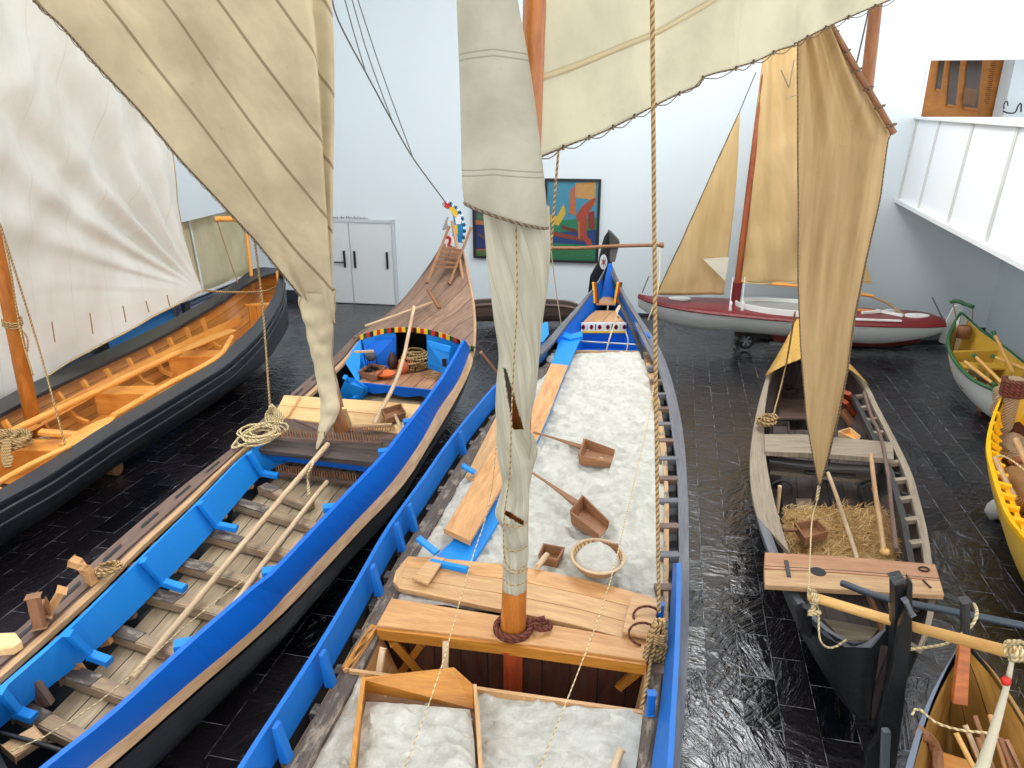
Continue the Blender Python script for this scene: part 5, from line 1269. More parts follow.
k=MB(); k.prism(PL([(960,645,1.32),(971,647,1.32),(968,706,.95),(953,704,.95)]),V((0,.04,0))); k.build('stem_board',wood('orange_brown_board',srgb(214,124,58),srgb(150,76,34),.5,6),tH,bevel=.005)
k=MB(); k.bar(P(965,641,1.2),PY(965,600,P(965,641,1.2).y-.02),.055,.06,up=V((0,1,0))); k.build('stem_post',GREYRIM if False else DARKF,tH,bevel=.01)
k=MB(); k.prism(PL([(938,750,.72),(975,762,.72),(985,790,.72),(930,790,.72)]),(0,0,-.04)); k.build('seat',VARN,tH,bevel=.006)
k=MB(); k.sweep(spl(PL([(922,733,1.0),(930,738,.92),(936,752,.82),(938,775,.8)]),8),[(-.035,-.03),(.035,-.03),(.035,.03),(-.035,.03)]); k.build('knee',TOOLW,tH,bevel=.006)
for i,(x0,y0,x1,y1,mt) in enumerate(((956,733,985,790,GOLD),(965,725,992,790,STICK),(975,716,1000,790,TOOLW),(978,738,996,790,TOOLW),(990,715,1012,790,OAKO),(1000,738,1020,790,TOOLW),(1006,740,1030,790,PINK))):
    labs=['golden','palest','long brown','short brown','thin orange','plain brown','salmon']
    pole(labs[i]+' wooden stick in the bundle inside the bottom right boat, counted %s from left'%('first','second','third','fourth','fifth','sixth','last')[i],[P(x0,y0,1.0),P(x1,y1,.75)],.018,mt,'wooden_stick','stick',n=4)
t=thing('net_rope','hanging pale net cord with a small red bead tied to the golden pole','net',PY(1010,655,3.58))
k=MB(); top=PY(1013,655,3.56); k.tube(spl([top,PY(1008,680,3.56),PY(1000,710,3.55),PY(988,750,3.5),PY(975,790,3.45)],16),[.012,.014,.015,.017,.018,.02,.022,.024,.026,.028,.03,.033,.036,.04,.045,.05],8); k.build('cord',plain('pale_net_cord',srgb(206,196,170),.9),t,smooth=True)
k=MB(); c=PY(1006,681,3.52); k.lathe(c-V((0,0,.03)),[(.002,0),(.022,.01),(.03,.03),(.022,.05),(.002,.06)],14); k.build('red_bead',REDP,t,smooth=True)
k=MB()
for j in range(3): k.tube([top+V((.03*j-.02,.055*math.cos(a),.055*math.sin(a)+.03)) for a in [i*.5 for i in range(14)]],.012,6)
k.build('knot',ROPEL,t,smooth=True)
pole('thin cord drooping over rim and across inside of bottom right boat',[P(912,715,1.02),P(918,708,1.05),P(935,722,1.0),P(960,730,1.0),P(990,733,1.0)],.009,ROPEL,'cord','cord')
pole('pale cord looping from the straw boat rim up over golden pole',[P(905,650,1.05),P(930,647,1.1),P(950,642,1.2),P(972,625,1.35),P(977,612,1.4),P(974,604,1.3)],.012,ROPEL,'cord','cord',n=20)
# ================================================================ BOAT D : maroon and white sloop
tD=thing('racing_sloop','slender white hulled sailing boat with maroon deck on a low trolley by back wall','sailing boat',P(790,345,0))
dN=spl(PL([(638,297,1.08),(655,304,1.0),(690,311,.95),(742,317,.92),(800,322,.92),(870,326,.95),(925,327,.98),(946,326,1.0)]),40)
dF=spl(PL([(639,296.5,1.08),(660,297,1.0),(700,298,.95),(745,300,.92),(800,304,.92),(870,309,.95),(920,312,.98),(943,319,1.0)]),40)
MW=[WHITEP,MAROON]
hull('hull',tD,[p for p in dF],[p for p in dN],.42,MW,n=40,e=.85,narrow=.35,t=.04,rise_b=.45,rise_s=.4)
g=[]
for i in range(40):
    r=[]
    for j in range(9):
        f=j/8; p=dF[i].lerp(dN[i],f); p.z+=.05*(1-(2*f-1)**2)+.012; r.append(p)
    g.append(r)
k=MB(); k.grid(g); k.build('deck',MAROON,tD,smooth=True,solid=.01)
k=MB(); k.tube([p+V((0,-.01,.0)) for p in dN],.02,6); k.build('rubbing_line',MAROON,tD,smooth=True)
def onD(s,f,dz=0): q=at(dF,s).lerp(at(dN,s),f); q.z+=dz; return q
# cockpit coaming oval
pts=[]
for i in range(33):
    a=2*PI*i/32; pts.append(onD(.52+.17*math.cos(a),.5+.33*math.sin(a),.1))
k=MB(); k.sweep(pts,[(-.02,-.06),(.02,-.06),(.02,.06),(-.02,.06)],caps=False); k.build('coaming',WHITEP,tD,smooth=False)
k=MB(); k.prism([p+V((0,0,-.03)) for p in pts[:-1]],(0,0,.01)); k.build('cockpit_floor',plain('grey_cockpit',srgb(150,146,140),.6),tD)
for s,f in ((.16,.4),(.9,.5)):
    k=MB(); c=onD(s,f,.06); k.lathe(c,[(.01,0),(.2,0),(.2,.03),(.01,.035)],24,sx=1.2,sy=.7); k.build('hatch_disc',WHITEP,tD)
k=MB(); k.bar(onD(.78,.35,.1),onD(.86,.62,.1),.06,.05); k.bar(onD(.84,.3,.1),onD(.74,.55,.1),.05,.05); k.bar(onD(.72,.88,.08),onD(.86,.88,.08),.05,.03); k.build('deck_traveller',WHITEP,tD)
# mast, boom, keel
mD0=P(735,303,1.0); mD1=PY(767,45,mD0.y)
t=thing('boat_mast','reddish brown raked mast of the maroon decked sloop','mast',mD0)
k=MB(); k.tube([mD0.lerp(mD1,-.02),mD0.lerp(mD1,.5),mD1],[.075,.065,.05],12); k.build('pole',wood('red_mast',srgb(176,92,44),srgb(122,52,26),.35,6,bs=.1),t,smooth=True)
k=MB(); k.tube([mD0,mD0.lerp(mD1,.09)],.1,14); k.build('mast_foot',MAROON,t,smooth=True)
k=MB(); k.tube([PY(738,281,mD0.y),PY(800,286,mD0.y-.1),PY(873,296,mD0.y-.25)],.035,8); single('sloop_boom',k,VARN,'slim varnished boom along the foot of the sloop mainsail','boom',smooth=True)
k=MB(); kp=[(770,331),(860,331),(905,327),(924,332),(920,343),(890,347),(800,345),(775,342)]; yk=dN[20].y+.7; k.prism([PY(x,y,yk) for x,y in kp],V((0,.1,0))); k.build('keel',MAROON,tD,bevel=.02)
t=thing('boat_trolley','low dark boat trolley with spoked wheel under the maroon decked sloop','trolley',P(760,346,0))
k=MB(); yT=P(746,341,.15).y-.1; k.bar(PY(735,334,yT),PY(800,338,yT),.12,.1); k.bar(PY(735,334,yT+.8),PY(800,338,yT+.8),.12,.1); k.bar(PY(738,334,yT),PY(738,334,yT+.8),.1,.1); k.build('frame',IRON,t)
c=PY(746,341,yT-.08)
k=MB(); k.tube([c+V((.15*math.cos(a),0,.15*math.sin(a))) for a in [i*2*PI/24 for i in range(25)]],.035,8)
w_=k.build('wheel',BLACKM,t,smooth=True)
for j in range(6):
    k=MB(); a=j*PI/3; k.bar(c,c+V((.14*math.cos(a),0,.14*math.sin(a))),.02,.02,up=V((0,1,0))); k.build('spoke',CHROME,w_)
k=MB(); k.bar(PY(770,343,yT-.1),PY(800,345,yT-.1),.06,.06); k.build('axle',CHROME,t)
k=MB(); k.bar(PY(800,343,yT+.3),PY(945,340,yT+.3),.3,.12); k.bar(PY(900,343,yT+.3),PY(900,338,yT+.9),.2,.12); k.build('keel_cradle',BLACKM,t)
for a,b,lab in (((642,293),(649,276),'thin antenna like rod standing on the bow of the sloop'),((943,319),(932,297),'thin rod standing on the stern of the sloop near yellow dinghy')):
    k=MB(); k.tube([PY(a[0],a[1],14.4 if a[0]>800 else 15.0),PY(b[0],b[1],14.4 if a[0]>800 else 15.0)],.014,6); single('thin_rod',k,plain('grey_rod_%d'%a[0],srgb(110,104,100),.5),lab,'rod',smooth=True)
for i,px in enumerate((729,741)):
    k=MB(); k.tube([PY(px+4,277,mD0.y-.35),PY(px,312,mD0.y-.5)],.012,6); k.lathe(PY(px+1,312,mD0.y-.5),[(.005,0),(.04,.03),(.03,.09),(.02,.14),(.035,.2),(.005,.24)],10)
    single('rigging_block',k,WHITEP,('white rope and block hanging just left of the sloop mast foot','white rope and block hanging just right of the sloop mast foot')[i],'rigging',smooth=True)
pole('dark twisted tackle line from boom end down to aft deck of the sloop',[PY(873,297,14.7),PY(890,305,14.6),PY(905,316,14.4)],.022,ROPE,'sheet_tackle','rope',n=8)
k=MB(); k.bar(PY(848,309,15),PY(890,312,14.8),.04,.04); k.build('tiller',VARN,tD)
# ================================================================ BOAT F : yellow and white dinghy
tF=thing('white_dinghy','white outside yellow inside rowing boat with green rim by right wall','boat',P(985,380,0))
fL=spl(PL([(961,313,1.32),(955,322,1.1),(949,336,.95),(949,348,.88),(955,361,.84),(972,379,.82),(1001,393,.82),(1040,410,.85),(1085,425,.95),(1120,428,1.1)]),40)
fR=spl(PL([(962,313,1.32),(970,320,1.15),(981,330,1.02),(1006,348,.95),(1024,362,.92),(1050,378,.9),(1090,400,.95),(1122,424,1.1)]),40)
hull('hull',tF,fR,fL,.15,[WHITEP,YELL],n=40,e=.75,narrow=.35,t=.05,rise_b=.35,rise_s=.3)
k=MB(); k.tube([p+V((0,0,.0)) for p in fL],.032,8); k.tube([p for p in fR],.02,8); k.build('green_rim',GREENP,tF,smooth=True)
def inF(s,f,z): q=at(fL,s).lerp(at(fR,s),f); q.z=z; return q
k=MB(); k.ribbon([inF(s,.15,.42) for s in (.2,.4,.6,.8)],[inF(s,.85,.42) for s in (.2,.4,.6,.8)],.03,n=4); k.build('floor_boards',SIDEB,tF)
k=MB(); k.prism([inF(.27,.05,.84),inF(.27,.95,.88),inF(.27,.9,.5),inF(.27,.1,.5)],V((.02,.05,0))); k.build('bulkhead',YELL,tF,bevel=.01)
k=MB(); k.prism([inF(.30,.06,.7),inF(.30,.94,.7),inF(.36,.94,.7),inF(.36,.06,.7)],(0,0,-.04)); k.build('thwart',YELL,tF,bevel=.008)
k=MB(); k.prism([inF(.56,.04,.72),inF(.56,.96,.76),inF(.61,.96,.76),inF(.61,.04,.72)],(0,0,-.04)); k.build('thwart',LIGHTE,tF,bevel=.008)
for i in range(14):
    s=.1+i*.06
    for f in (.05,.95):
        k=MB(); k.bar(inF(s,f,.9 if f>.5 else .82),inF(s,.5+(f-.5)*.75,.5),.04,.04,up=V((0,1,0))); k.build('frame',YELL,tF)
k=MB(); k.lathe(inF(.1,.5,.85),[(.01,0),(.12,0),(.13,.2),(.12,.22),(.01,.22)],18); single('wooden_bucket',k,TOOLW,'small round wooden bucket in pointed stern of the yellow and white dinghy','bucket',smooth=True)
k=MB(); rpt=[(954,306),(963,304),(960,318),(953,340),(947,345),(939,342),(946,322)]
t=thing('boat_rudder','white rudder with green tiller hung on stern of the yellow dinghy','rudder',P(948,345,.1))
k.prism([PY(x,y,14.45) for x,y in rpt],V((.02,.06,0))); k.build('blade',WHITEP,t,bevel=.008)
k=MB(); k.tube(spl([PY(951,302,14.4),PY(957,301,14.3),PY(965,304,14.2),PY(973,307,14.0)],12),.04,8); k.build('tiller_yoke',GREENP,t,smooth=True)
for a,b in (((953,303),(956,317)),((973,307),(972,322))):
    k=MB(); k.tube([PY(a[0],a[1],14.1),PY(b[0],b[1],14.1)],.012,6); k.build('yoke_line',ROPE,t)
FO=YELL
def foar(lab,a,b,tip=.12):
    t=thing('rowing_oar',lab,'oar',P(*b)); A_=P(*a);B_=P(*b)
    k=MB(); k.tube([A_.lerp(B_,.1),B_],.03,8); k.build('shaft',GOLD,t,smooth=True)
    k=MB(); k.tube([A_,A_.lerp(B_,.1)],.036,8); k.build('green_tip',GREENP,t,smooth=True)
foar('pale oar with green tip rising over right side of the yellow dinghy',(993,331,1.45),(1013,372,.85))
foar('pale oar with green tip lying from middle of dinghy toward the viewer',(974,355,.86),(1003,384,.82))
foar('pale oar lying lowest inside the near side of the yellow dinghy',(996,386,.86),(965,362,.82))
foar('pale oar with green tip pointing right across the yellow dinghy thwart',(992,356,.92),(1035,373,.95))
k=MB(); c=P(986,406,.1); k.tube([c+V((-.1,0,0)),c+V((.9,.2,0))],.1,16); single('support_log',k,TOOLW,'short reddish log lying on the floor between dinghy and yellow net boat','log')
# ================================================================ BOAT G : yellow boat with nets
tG=thing('yellow_boat','bright yellow boat full of brown nets at right edge of photo','boat',P(1015,500,0))
gL=spl(PL([(1015,380,1.5),(1004,392,1.3),(992,417,1.08),(986,444,.98),(990,471,.92),(1004,513,.9),(1024,541,.9),(1055,585,.9),(1085,640,.95)]),40)
gR=spl(PL([(1018,380,1.5),(1040,395,1.3),(1066,425,1.08),(1092,460,.98),(1115,500,.92),(1135,545,.9),(1150,600,.9),(1160,640,.9),(1130,680,.95)]),40)
hull('hull',tG,gL,gR,.12,[paint('yellow_hull_outer',srgb(236,190,70),.45,.1),YELL2],n=40,e=.75,narrow=.35,t=.06,rise_b=.5)
k=MB(); k.ribbon([p+V((0,0,.02)) for p in gL],[a.lerp(b,.045)+V((0,0,.02)) for a,b in zip(gL,gR)],.05,n=40); k.build('rim',YELL2,tG)
def inG(s,f,z): q=at(gL,s).lerp(at(gR,s),f); q.z=z; return q
k=MB(); k.ribbon([inG(.1+i*.02,.13,.9) for i in range(42)],[inG(.1+i*.02,.16,.86) for i in range(42)],.04,n=42); k.build('inner_rail',YELL2,tG)
for i in range(15):
    s=.12+i*.05; k=MB(); k.bar(inG(s,.03,at(gL,s).z-.0),inG(s,.15,.9),.07,.06,up=V((0,0,1))); k.build('frame',YELL2,tG,bevel=.004)
k=MB(); a=P(1016,381,1.5); k.tube([a+V((0,0,-.8)),a+V((0,0,.04))],.1,14); k.build('stem_post',NETM,tG,smooth=True)
k=MB(); 
for j in range(5): k.tube([a+V((.14*math.cos(q),.13*math.sin(q),.0-.045*j)) for q in [i*2*PI/16 for i in range(17)]],.035,7)
single('rope_lashing',k,RUST,'dark red rope wrapped thickly round top of the yellow boat stem','rope',smooth=True)
k=MB(); 
NET=NETM
def lump(c,rx,ry,rz,seed,amp=.3,n=20):
    g=[]
    for i in range(n+1):
        th=PI*i/n; row=[]
        for j in range(2*n):
            ph=PI*j/n; d=V((math.sin(th)*math.cos(ph),math.sin(th)*math.sin(ph),math.cos(th))); r=1+amp*noise.fractal(d*1.8+V((seed,0,0)),1,2,4); row.append(V(c)+V((d.x*rx*r,d.y*ry*r,d.z*rz*r)))
        g.append(row)
    return g
for i,(x,y,z,rx,ry,rz,mt,lab) in enumerate(((1013,404,.95,.2,.35,.3,NETM,'grey brown bundle of net hanging below stem wrap of the yellow boat'),(1013,432,.72,.26,.26,.14,RUST,'dark red bundle of rope in the bow of the yellow boat'),(1014,448,.66,.26,.28,.16,NETM,'pale knotted net just below the dark red bundle in yellow boat'),(1034,490,.45,.42,.5,.24,ropemat('straw_net',srgb(196,150,96),srgb(130,90,50)),'straw coloured heap of net filling middle of the yellow boat'),(1058,538,.4,.36,.33,.22,NETM,'grey brown net heap lowest in the yellow boat at photo edge'),(1030,462,.6,.24,.14,.1,plain('russet_net',srgb(150,92,56),.9),'russet brown net strip across the yellow boat above straw net'))):
    k=MB(); k.grid(lump(P(x,y,z),rx,ry,rz,i*3.1),closed=True); single('fishing_net',k,mt,lab,'net',smooth=True)
pole('pale wooden handle lying over nets inside left side of the yellow boat',PL([(995,458,.98),(1004,478,.92),(1015,498,.85)]),.03,LIGHTE,'wooden_pole','pole',n=4)
pole('flat pale wooden bar sloping over the red bundle in yellow boat',PL([(1016,440,.95),(1028,465,.9)]),.04,LIGHTE,'wooden_bar','bar',n=3)
pole('loop of pale cord lying on nets near handle in yellow boat',[P(995,457,1.0),P(1003,456,.96),P(1014,462,.9),P(1024,470,.85)],.012,ROPEL,'cord','cord',n=10)
k=MB(); k.grid(lump(P(997,510,.12),.13,.12,.13,9,.2,12),closed=True); single('fender',k,plain('grey_white_fender',srgb(170,170,164),.8),'small pale round bundle on floor against the yellow hull','fender',smooth=True)
# ================================================================ dugout by the back wall
tT=thing('dugout_boat','low brown wooden boat against back wall behind the salt boat prow','boat',P(520,322,0))
xs=[(468,303),(480,301),(510,300),(545,301),(570,303),(582,308)]
a=spl([PY(x,y-1,17.7) for x,y in xs],20); b=spl([PY(x,y+4,17.0) for x,y in xs],20)
a[0]=a[0].lerp(b[0],.45); b[0]=a[0].copy(); 
hull('hull',tT,a,b,.12,[wood('old_brown_hull',srgb(112,90,74),srgb(66,52,44),.75,8,planks=.25),DARKW],n=24,e=.6,narrow=.15,t=.05)
k=MB(); k.tube(b,.03,6); k.tube(a,.03,6); k.build('rim',SIDEB,tT)
# ================================================================ sails
def sail(c1,c2,n,m_,disp=None,dirp=None,orig=None,m=0):
    """grid between two edge curves; uv: u along dirp, v across it, in metres"""
    a=spl(PYL(c1),n); b=spl(PYL(c2),n); g=[]
    O=orig or a[0]; D=(dirp or (a[-1]-a[0])).normalized(); 
    NR=((a[-1]-a[0]).cross(b[n//2]-a[n//2])).normalized()
    if NR.y>0: NR=-NR
    D=(D-NR*D.dot(NR)).normalized(); Bv=NR.cross(D).normalized()
    for i in range(n):
        r=[]
        for j in range(m_):
            f=j/(m_-1); p=a[i].lerp(b[i],f)
            if disp: p=p+NR*disp(i/(n-1),f,p)
            r.append(p)
        g.append(r)
    k=MB(); k.grid(g,uvf=lambda p:((p-O).dot(D),(p-O).dot(Bv)),m=m)
    return k,g
def edge_rope(pts,r,mat,parent,name='bolt_rope',lash=0):
    k=MB(); k.tube(pts,r,6); o=k.build(name,mat,parent,smooth=True)
    if lash:
        L=len(pts)
        c=[at(pts,i/lash) for i in range(lash+1)]
        for i in range(lash):
            q=MB(); a,b=c[i],c[i+1]; mid=a.lerp(b,.5)+V((0,-.01,-.035))+(b-a).cross(V((0,1,0))).normalized()*0
            q.tube(spl([a,mid,b],6),.004,5); q.tube([a+V((0,-.012,.018)),a+V((0,-.012,-.018))],.009,5)
            q.build('lashing',mat,o,smooth=True)
ROPED=ropemat('dark_edge_rope',srgb(130,110,84),srgb(80,66,50))
# ---- sail A : big white
CA=cloth('white_sailcloth',srgb(250,248,242),srgb(238,234,224),srgb(232,226,212),.62,.01,(1,2),trans=.3,st=.3)
tSA=thing('white_sail','very large creased white sail behind the leaning orange mast at left','sail',PY(100,330,11.5))
clew=PY(201,290,13.4)
def dA(u,f,p):
    d=p-clew; r=d.length; an=math.atan2(d.z,math.hypot(d.x,d.y)+.001)
    a=.0
    w=math.exp(-((an-.95)/.42)**2)
    a+=.12*w*math.sin(an*30+noise.noise(p*.5)*2.0+r*.3)*min(1,r/1.6)*math.exp(-max(0,r-3.5)/2.6)
    w2=math.exp(-((an-.35)/.3)**2); a+=.012*w2*math.sin(an*60+noise.noise(p)*2)*min(1,r/.8)*math.exp(-r/2.5)
    s2=p.z*1.0+math.hypot(d.x,d.y)*.9; a+=.05*math.sin(s2*3.2+noise.noise(p*.8)*3)*min(1,max(0,r-1.5)/2)
    a+=.10*noise.noise(p*.55)+.025*noise.noise(p*2.0)
    return a-.35*math.sin(PI*min(1,u*1.0))*math.sin(PI*f)*.6
c1=[(-50,-90,9.2),(-50,60,9.2),(-50,200,9.3),(-50,320,9.4),(-45,428,9.5)]
c2=[(112,-90,12.3),(150,60,12.6),(172,150,13.0),(183,222,13.2),(190,260,13.3),(201,290,13.4)]
def dA2(u,f,p): return dA(u,f,p)
k,g=sail(c1,c2,140,150,dA,dirp=PY(60,300,10)-PY(20,0,10)); k.build('cloth',CA,tSA,smooth=True,solid=.004)
edge_rope([r[-1] for r in g],.012,ROPEL,tSA); edge_rope(g[-1],.014,ROPEL,tSA)
for x,y0,y1 in ((52,322,342),(90,313,334),(123,306,322),(146,301,312),(167,295,307)):
    k=MB(); k.tube([PY(x,y0,9.9+(x/201)*3.4-.35),PY(x+3,y1,9.9+(x/201)*3.4-.32)],.01,5); k.build('reef_point',ROPE,tSA)
# ---- sail B : beige, over the blue boat
CB=cloth('patched_cream_sailcloth',srgb(230,216,182),srgb(192,176,144),srgb(140,116,82),.5,.03,(1,1.5),trans=.35,off=.0,st=.5)
tSB=thing('cream_lug_sail','large hanging cream sail with diagonal brown seams narrowing to wrapped point over blue boat','sail',PY(318,440,9.5))
c1=[(-10,-60,7.4),(33,0,7.6),(60,25,7.7),(96,65,7.9),(140,112,8.1),(180,160,8.3),(210,192,8.5),(247,232,8.8),(256,242,8.9),(300,296,9.2)]
c2=[(328,-60,9.5),(330,0,9.5),(333,40,9.5),(334,80,9.5),(335,125,9.5),(335,170,9.5),(335,210,9.45),(335,250,9.4),(335,290,9.4),(335,325,9.4)]
def dB(u,f,p):
    a=.10*math.sin(f*9+u*1.2)*(.3+f)+.05*noise.noise(V((p.x*1.2,p.z*.35,1)))+.06*math.exp(-((f-.86)/.035)**2)
    a-=.12*math.exp(-((f-.93)/.03)**2)
    return a
sd=PY(256,190,8.6)-PY(100,0,8.0)
k,g=sail(c1,c2,110,120,dB,dirp=sd,orig=PY(33,0,7.6)); k.build('cloth',CB,tSB,smooth=True,solid=.004)
edge_rope([r[0] for r in g],.012,ROPED,tSB,lash=26)
# wrapped lower part: twisted closed roll round the mast
def roll(L,R,Yc,depth,n,mm,fn,skip=None):
    Yf=Yc if callable(Yc) else (lambda y:Yc)
    """closed roll from left/right silhouette px lists at depth Yc"""
    a=spl([PY(x,y,Yf(y)) for x,y in L],n); b=spl([PY(x,y,Yf(y)) for x,y in R],n); g=[]
    for i in range(n):
        c=(a[i]+b[i])/2; h=(b[i]-a[i]).length/2; ax=(b[i]-a[i]).normalized(); row=[]
        for j in range(mm):
            t=2*PI*j/mm; q=fn(i/(n-1),t)
            row.append(c+ax*(h*math.cos(t)*(1+q*.25))+V((0,-1,0))*(min(h,depth)*math.sin(t)*(1+q)))
        g.append(row)
    return g
def emit(g,mat,parent,name,skip=None):
    k=MB(); n=len(g); mm=len(g[0])
    if skip is None: k.grid(g,closed=True)
    else:
        for i in range(n-1):
            for j in range(mm):
                j2=(j+1)%mm; q=[g[i][j],g[i+1][j],g[i+1][j2],g[i][j2]]
                c=sum(q,V())/4
                if skip(c): continue
                k.face(q,uv=[(i*.02,j*.05+i*.012),((i+1)*.02,j*.05+(i+1)*.012),((i+1)*.02,(j+1)*.05+(i+1)*.012),(i*.02,(j+1)*.05+i*.012)])
    return k.build(name,mat,parent,smooth=True,solid=.005,weld=skip is not None)
def wr(u,t): return .16*math.sin(u*26+t*2)*abs(math.sin(u*8))+.08*math.sin(u*55-t*1+1)+.08*noise.noise(V((u*16,math.cos(t)*2,math.sin(t)*2)))+.05*math.sin(t*5+u*9)
yr_=[290,300,312,325,340,355,370,385,397,409,420,432,442,449]
def rows2(c):
    out=[]
    for y in yr_:
        for a,b in zip(c,c[1:]):
            if a[1]<=y<=b[1]: f=(y-a[1])/(b[1]-a[1]); out.append((a[0]+(b[0]-a[0])*f,y)); break
    return out
g2=roll(rows2([(299,290),(300,308),(306,328),(310,348),(315,368),(319,389),(321,405),(320,420),(317,436),(316,449)]),rows2([(335,290),(335,312),(333,335),(332,352),(333,366),(336,380),(339,396),(340,410),(334,424),(326,436),(319,449)]),lambda y:9.38-.98*((max(y,290)-290)/159)**1.5,.16,90,36,wr)
emit(g2,CB,tSB,'wrapped_cloth')
t=thing('boat_mast','short visible foot of wooden mast wrapped by cream sail in the blue boat','mast',mB)
k=MB(); k.tube(spl([mB+V((0,0,-.3)),mB,PY(332,385,9.2),PY(322,330,9.5),PY(318,250,9.6)],8),[.1,.1,.09,.08,.075,.07,.07,.07],14); k.build('pole',MASTB,t,smooth=True)
k=MB(); k.bar(P(352,430,1.0),P(344,408,1.5),.05,.03); k.build('wedge',PLYF,t)
# sail sheet rope from tip to poles
pole('rope from wrapped tip of the cream sail down to the poles in blue boat',[PY(317,448,9.3),P(313,462,1.0),P(309,472,.95),P(308,480,.8),P(309,496,.7)],.02,ROPEL,'sail_sheet','rope',n=16)
# ---- sail C : rolled on the mast + boom sail
CC=cloth('grey_cream_sailcloth',srgb(208,202,180),srgb(170,162,138),srgb(140,130,106),.6,.012,(.6,3),trans=.25,st=.4)
CCs=cloth('banded_sailcloth',srgb(198,192,172),srgb(168,160,138),srgb(140,134,118),.62,.008,(2,2),double=True,trans=.25,st=.4,off=.34)
tSC=thing('furled_sail','tall grey cream sail rolled round the central mast, bound with cord','sail',PY(515,590,5.0))
YC=mb0.y-.02
def w1_(u,t): return .05*math.sin(t*3+u*4)+.04*noise.noise(V((u*3,math.cos(t)*1.5,math.sin(t)*1.5)))
g=roll([(456,-60),(457,0),(459,60),(461,130),(463,185),(465,203)],[(512,-60),(517,0),(528,60),(538,130),(545,190),(548,228)],YC-.2,.17,60,48,w1_)
k=MB(); O=g[0][0]; k.grid(g,closed=True,uvf=lambda p:(p.x,p.z+.10*abs(p.x-(-.1)))); k.build('upper_roll',CCs,tSC,smooth=True,solid=.006)
edge_rope([p+V((0,-.006,0)) for p in g[-1]]+[g[-1][0]],.01,ROPED,tSC)
def w2_(u,t):
    low=max(0,(u-.35)/.65)
    return .10*math.sin(t*5+u*7)+.05*math.sin(t*9+u*14)+.03*abs(math.sin(t*7-u*22))+low*(.17*math.sin(u*46+t*2.0)*abs(math.sin(u*9+t))+.10*math.sin(u*85-t+1))+.08*noise.noise(V((u*10,math.cos(t)*2,math.sin(t)*2)))*(0.4+low)
Lr=[(484,205),(486,240),(489,280),(494,320),(499,354),(497,380),(496,405),(497,430),(498,456),(503,485),(500,498),(496,513),(503,530),(505,552),(503,572),(504,588)]
Rr=[(548,205),(549,240),(547,280),(542,320),(539,354),(536,388),(531,415),(530,430),(537,449),(534,466),(530,482),(529,495),(528,513),(527,530),(528,552),(526,572),(525,590)]
g=roll(Lr,Rr,YC-.02,.17,260,96,w2_)
def skp(c):
    if c.y>YC: return False
    q=V((c.x,c.y,c.z)); zc_=q.y*cp+(CH-q.z)*sp; x=512+q.x/zc_*F; y=384-((q.z-CH)*cp+q.y*sp)/zc_*F
    if 368<y<430:
        f=(y-368)/62; x0=503+f*10; x1=506+f*18; return x0<x<x1
    if 508<y<528:
        f=(x-505)/19; return 504<x<524 and 509+f*12<y<515.5+f*11
    return False
emit(g,CC,tSC,'lower_roll',skp)
k=MB(); k.tube(spl([PY(516,226,YC-.24),PY(517,300,YC-.24),PY(512,400,YC-.22),PY(510,470,YC-.2),PY(504,520,YC-.2),PY(505,560,YC-.2),PY(516,572,YC-.22),PY(526,565,YC-.2)],40),.0045,6)
for y in (524,548,570,582):
    k.tube(spl([PY(502,y-4,YC-.1),PY(510,y+3,YC-.2),PY(519,y+3,YC-.2),PY(528,y-2,YC-.1)],12),.0045,6)
k.build('binding_cord',ROPE,tSC,smooth=True)
# right-hand cloth flap
k=MB(); g_=[]
for i in range(12):
    u=i/11; g_.append([PY(529+6*u*(1-u)*4*.3,428+u*30,YC-.15).lerp(PY(537-abs(u-.4)*10,436+u*22,YC-.2),j/5)+V((0,-.03*math.sin(j),0)) for j in range(6)])
k.grid(g_); k.build('loose_flap',CC,tSC,smooth=True,solid=.005)
# cream sail right of the mast
CD=cloth('cream_boom_sailcloth',srgb(230,224,198),srgb(206,200,174),srgb(166,146,108),.0,.02,(1.5,1.5),trans=.4,st=.4)
tSD=thing('cream_mainsail','wide cream sail hanging across top centre right behind the central mast','sail',PY(700,60,6.0))
def YD(x): return YC+.35+(x-541)/330*1.9
bot=[(532,158),(541,155),(565,145),(595,134),(625,121),(655,107),(685,92),(700,85),(704,77),(725,70),(750,62),(775,51),(800,42),(832,27),(870,8),(930,-22)]
c1=[(x,-110,YD(x)) for x,y in bot]; c2=[(x,y,YD(x)) for x,y in bot]
def dD(u,f,p):
    x=p.x
    return .06*math.sin(x*4.2)+.04*noise.noise(p*1.3)+.07*math.exp(-((x-1.62)/.05)**2)+.05*math.exp(-((x-2.2)/.06)**2)*f
k,g=sail(c1,c2,150,50,dD,dirp=PY(720,0,YD(720))-PY(543,77,YD(543)),orig=PY(543,77,YD(543)))
k.build('cloth',CD,tSD,smooth=True,solid=.004)
def proj(q):
    zc_=q.y*cp+(CH-q.z)*sp; return 512+q.x/zc_*F, 384-((q.z-CH)*cp+q.y*sp)/zc_*F
